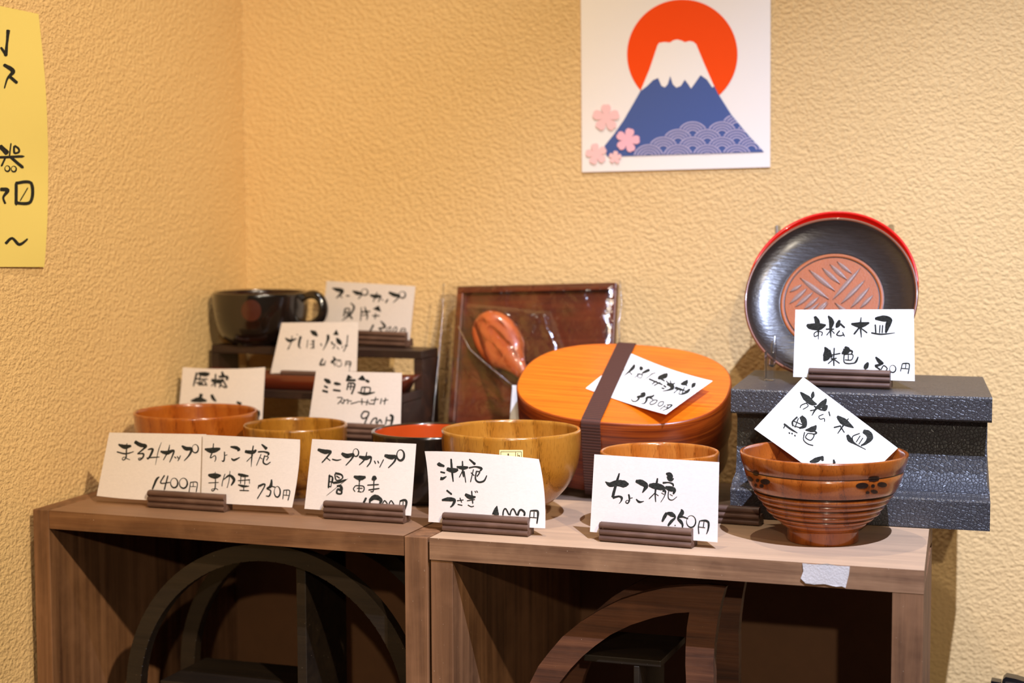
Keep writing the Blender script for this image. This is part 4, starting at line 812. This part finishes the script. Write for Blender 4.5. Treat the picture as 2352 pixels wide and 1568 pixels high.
# ------------------------------------------------------------------ poster on the back wall
PYp = WY-.0014
def pw(x, y, l): q = hY((1320+x/3.825, y/3.825), PYp); return np.array([q[0], PYp-l, q[2]])
t = thing('poster', 'white poster of a snow-capped blue mountain before an orange sun', 'poster', tuple(pw(50, 1510, 0)))
off = pw(50, 1510, 0)
def grid_sheet(c4, N=10):
    A, B, C_, D = [np.array(c, float) for c in c4]; V = []; Fc = []
    for j in range(N+1):
        for i in range(N+1): s_, t_ = i/N, j/N; p = (A*(1-s_)+B*s_)*(1-t_)+(D*(1-s_)+C_*s_)*t_; V.append(pw(p[0], p[1], .0))
    for j in range(N):
        for i in range(N): a = j*(N+1)+i; Fc.append((a, a+1, a+N+2, a+N+1))
    return V, Fc
V, Fc = grid_sheet([(52, -420), (1722, -460), (1718, 1468), (65, 1513)]); o = from_pts('poster_sheet', V, Fc, 'poster', t, False, off); md = o.modifiers.new('s', 'SOLIDIFY'); md.thickness = .0004; md.offset = -1
def flat(name, pts, mat, l): 
    bm = bmesh.new(); vs = [bm.verts.new(tuple(pw(x, y, l)-off)) for x, y in pts]; es = [bm.edges.new((vs[i], vs[(i+1) % len(vs)])) for i in range(len(vs))]
    bmesh.ops.triangle_fill(bm, use_beauty=True, edges=es); me = bpy.data.meshes.new(name); bm.to_mesh(me); bm.free(); return link(name, me, mat, t)
flat('printed_sun', ell(947, 478, 485, 482, 96), 'pr_sun', .0007)
mount = [(585, 790), (520, 905), (430, 1060), (350, 1175), (265, 1280), (262, 1320), (290, 1376), (700, 1364), (1180, 1350), (1665, 1335), (1530, 1190), (1380, 1010), (1260, 820), (1228, 755), (1160, 640), (700, 640)]
flat('printed_mountain', mount, 'pr_blue', .0009)
snow = [(585, 790), (660, 610), (730, 400), (745, 378), (790, 370), (840, 375), (870, 355), (905, 348), (940, 357), (970, 372), (1010, 362), (1045, 368), (1070, 390), (1140, 560), (1228, 760), (1210, 768), (1165, 700), (1108, 660), (1060, 730), (1025, 778), (1000, 740), (970, 700), (935, 755), (895, 770), (865, 740), (842, 668), (820, 740), (795, 768), (765, 755), (735, 685), (690, 705), (640, 755), (592, 792)]
flat('printed_snow_cap', snow, 'pr_snow', .0011)
cells = []
for row in range(7):
    yt = 1272-row*64
    for k_ in range(-1, 6):
        x = 395+k_*258+(129 if row % 2 else 0)
        if yt > 1345-(x-395)*.385-20 and x < 1640: cells.append((row, x, yt+108-row*3))
def inm(x, y):
    ins = False; n = len(mount)
    for i in range(n):
        x1, y1 = mount[i]; x2, y2 = mount[(i+1) % n]
        if (y1 > y) != (y2 > y) and x < (x2-x1)*(y-y1)/(y2-y1)+x1: ins = not ins
    return ins
V = []; Fc = []
for row, x, y in cells:
    for r_ in (112, 88, 64, 40):
        prev = False
        for a in np.linspace(PI, 2*PI, 40):
            px_, py_ = x+r_*1.12*math.cos(a), y+r_*.95*math.sin(a)
            ok = inm(px_, py_) and not any(r2 < row and ((px_-x2)/1.12)**2+((py_-y2)/.95)**2 < 118**2 for r2, x2, y2 in cells)
            if ok:
                for rr_ in (r_-5, r_+5): V.append(pw(x+rr_*1.12*math.cos(a), y+rr_*.95*math.sin(a), .0013)-off)
                n_v = len(V)
                if prev: Fc.append((n_v-4, n_v-3, n_v-1, n_v-2))
            prev = ok
from_pts('printed_waves', V, Fc, 'pr_wave', t)
def blossom(cx_, cy_, R, rot, mat, l):
    P = []
    for a in np.linspace(0, 2*PI, 120, endpoint=False):
        ph = ((a-rot)/(2*PI/5)) % 1; u = abs(ph-.5)*2; r_ = R*(.28+.72*max(0, 1-u**2.6)**.55); r_ *= 1-.07*math.exp(-((ph-.5)/.05)**2)
        P.append((cx_+r_*math.cos(a), cy_+r_*math.sin(a)))
    flat('printed_blossom', P, mat, l)
up = -PI/2-PI/5
blossom(280, 1035, 122, up, 'pr_pink', .0015); blossom(470, 1232, 108, up+.25, 'pr_pink2', .0017); blossom(195, 1352, 96, up-.2, 'pr_pink', .0015); blossom(360, 1382, 58, up+.1, 'pr_pink', .0016)

# ------------------------------------------------------------------ black object at the lower right corner
dz = lambda p: hY(p, .20)
A = [dz(p) for p in ((2299, 1575), (2303, 1560), (2310, 1554), (2335, 1559), (2362, 1568), (2450, 1592), (2446, 1700), (2296, 1660))]
t = thing('metal_clip', 'black rounded frame with shiny metal inside at the bottom right corner', 'clip', tuple(A[-1]))
prism('black_frame', A, [a+np.array([0, .012, 0]) for a in A], 'blackpl', t, off=A[-1])
Bq = [dz(p)-np.array([0, .0006, 0]) for p in ((2306, 1575), (2310, 1564), (2330, 1567), (2442, 1598), (2440, 1690), (2303, 1655))]
prism('metal_face', Bq, [b+np.array([0, .0004, 0]) for b in Bq], 'steel', t, off=A[-1])
Cq = [dz(p) for p in ((2276, 1563), (2298, 1567), (2297, 1660), (2272, 1650))]; prism('side_block', Cq, [c+np.array([0, .01, 0]) for c in Cq], 'blackpl', t, off=A[-1])
bz = min(min(c[2] for c in A), min(c[2] for c in Cq))
tb = thing('side_table', 'low wooden table at the lower right beside the shelf', 'table', (.9, .2, -.8))
box('table_top', -.20, .30, -.14, .15, bz+.8-.0205, bz+.8-.0005, 'shelfx', tb)
for sx_, sy_ in ((-.185, -.125), (.27, -.125), (-.185, .12), (.27, .12)): box('leg', sx_, sx_+.02, sy_, sy_+.02, 0.0005, bz+.8-.021, 'shelfz', tb)
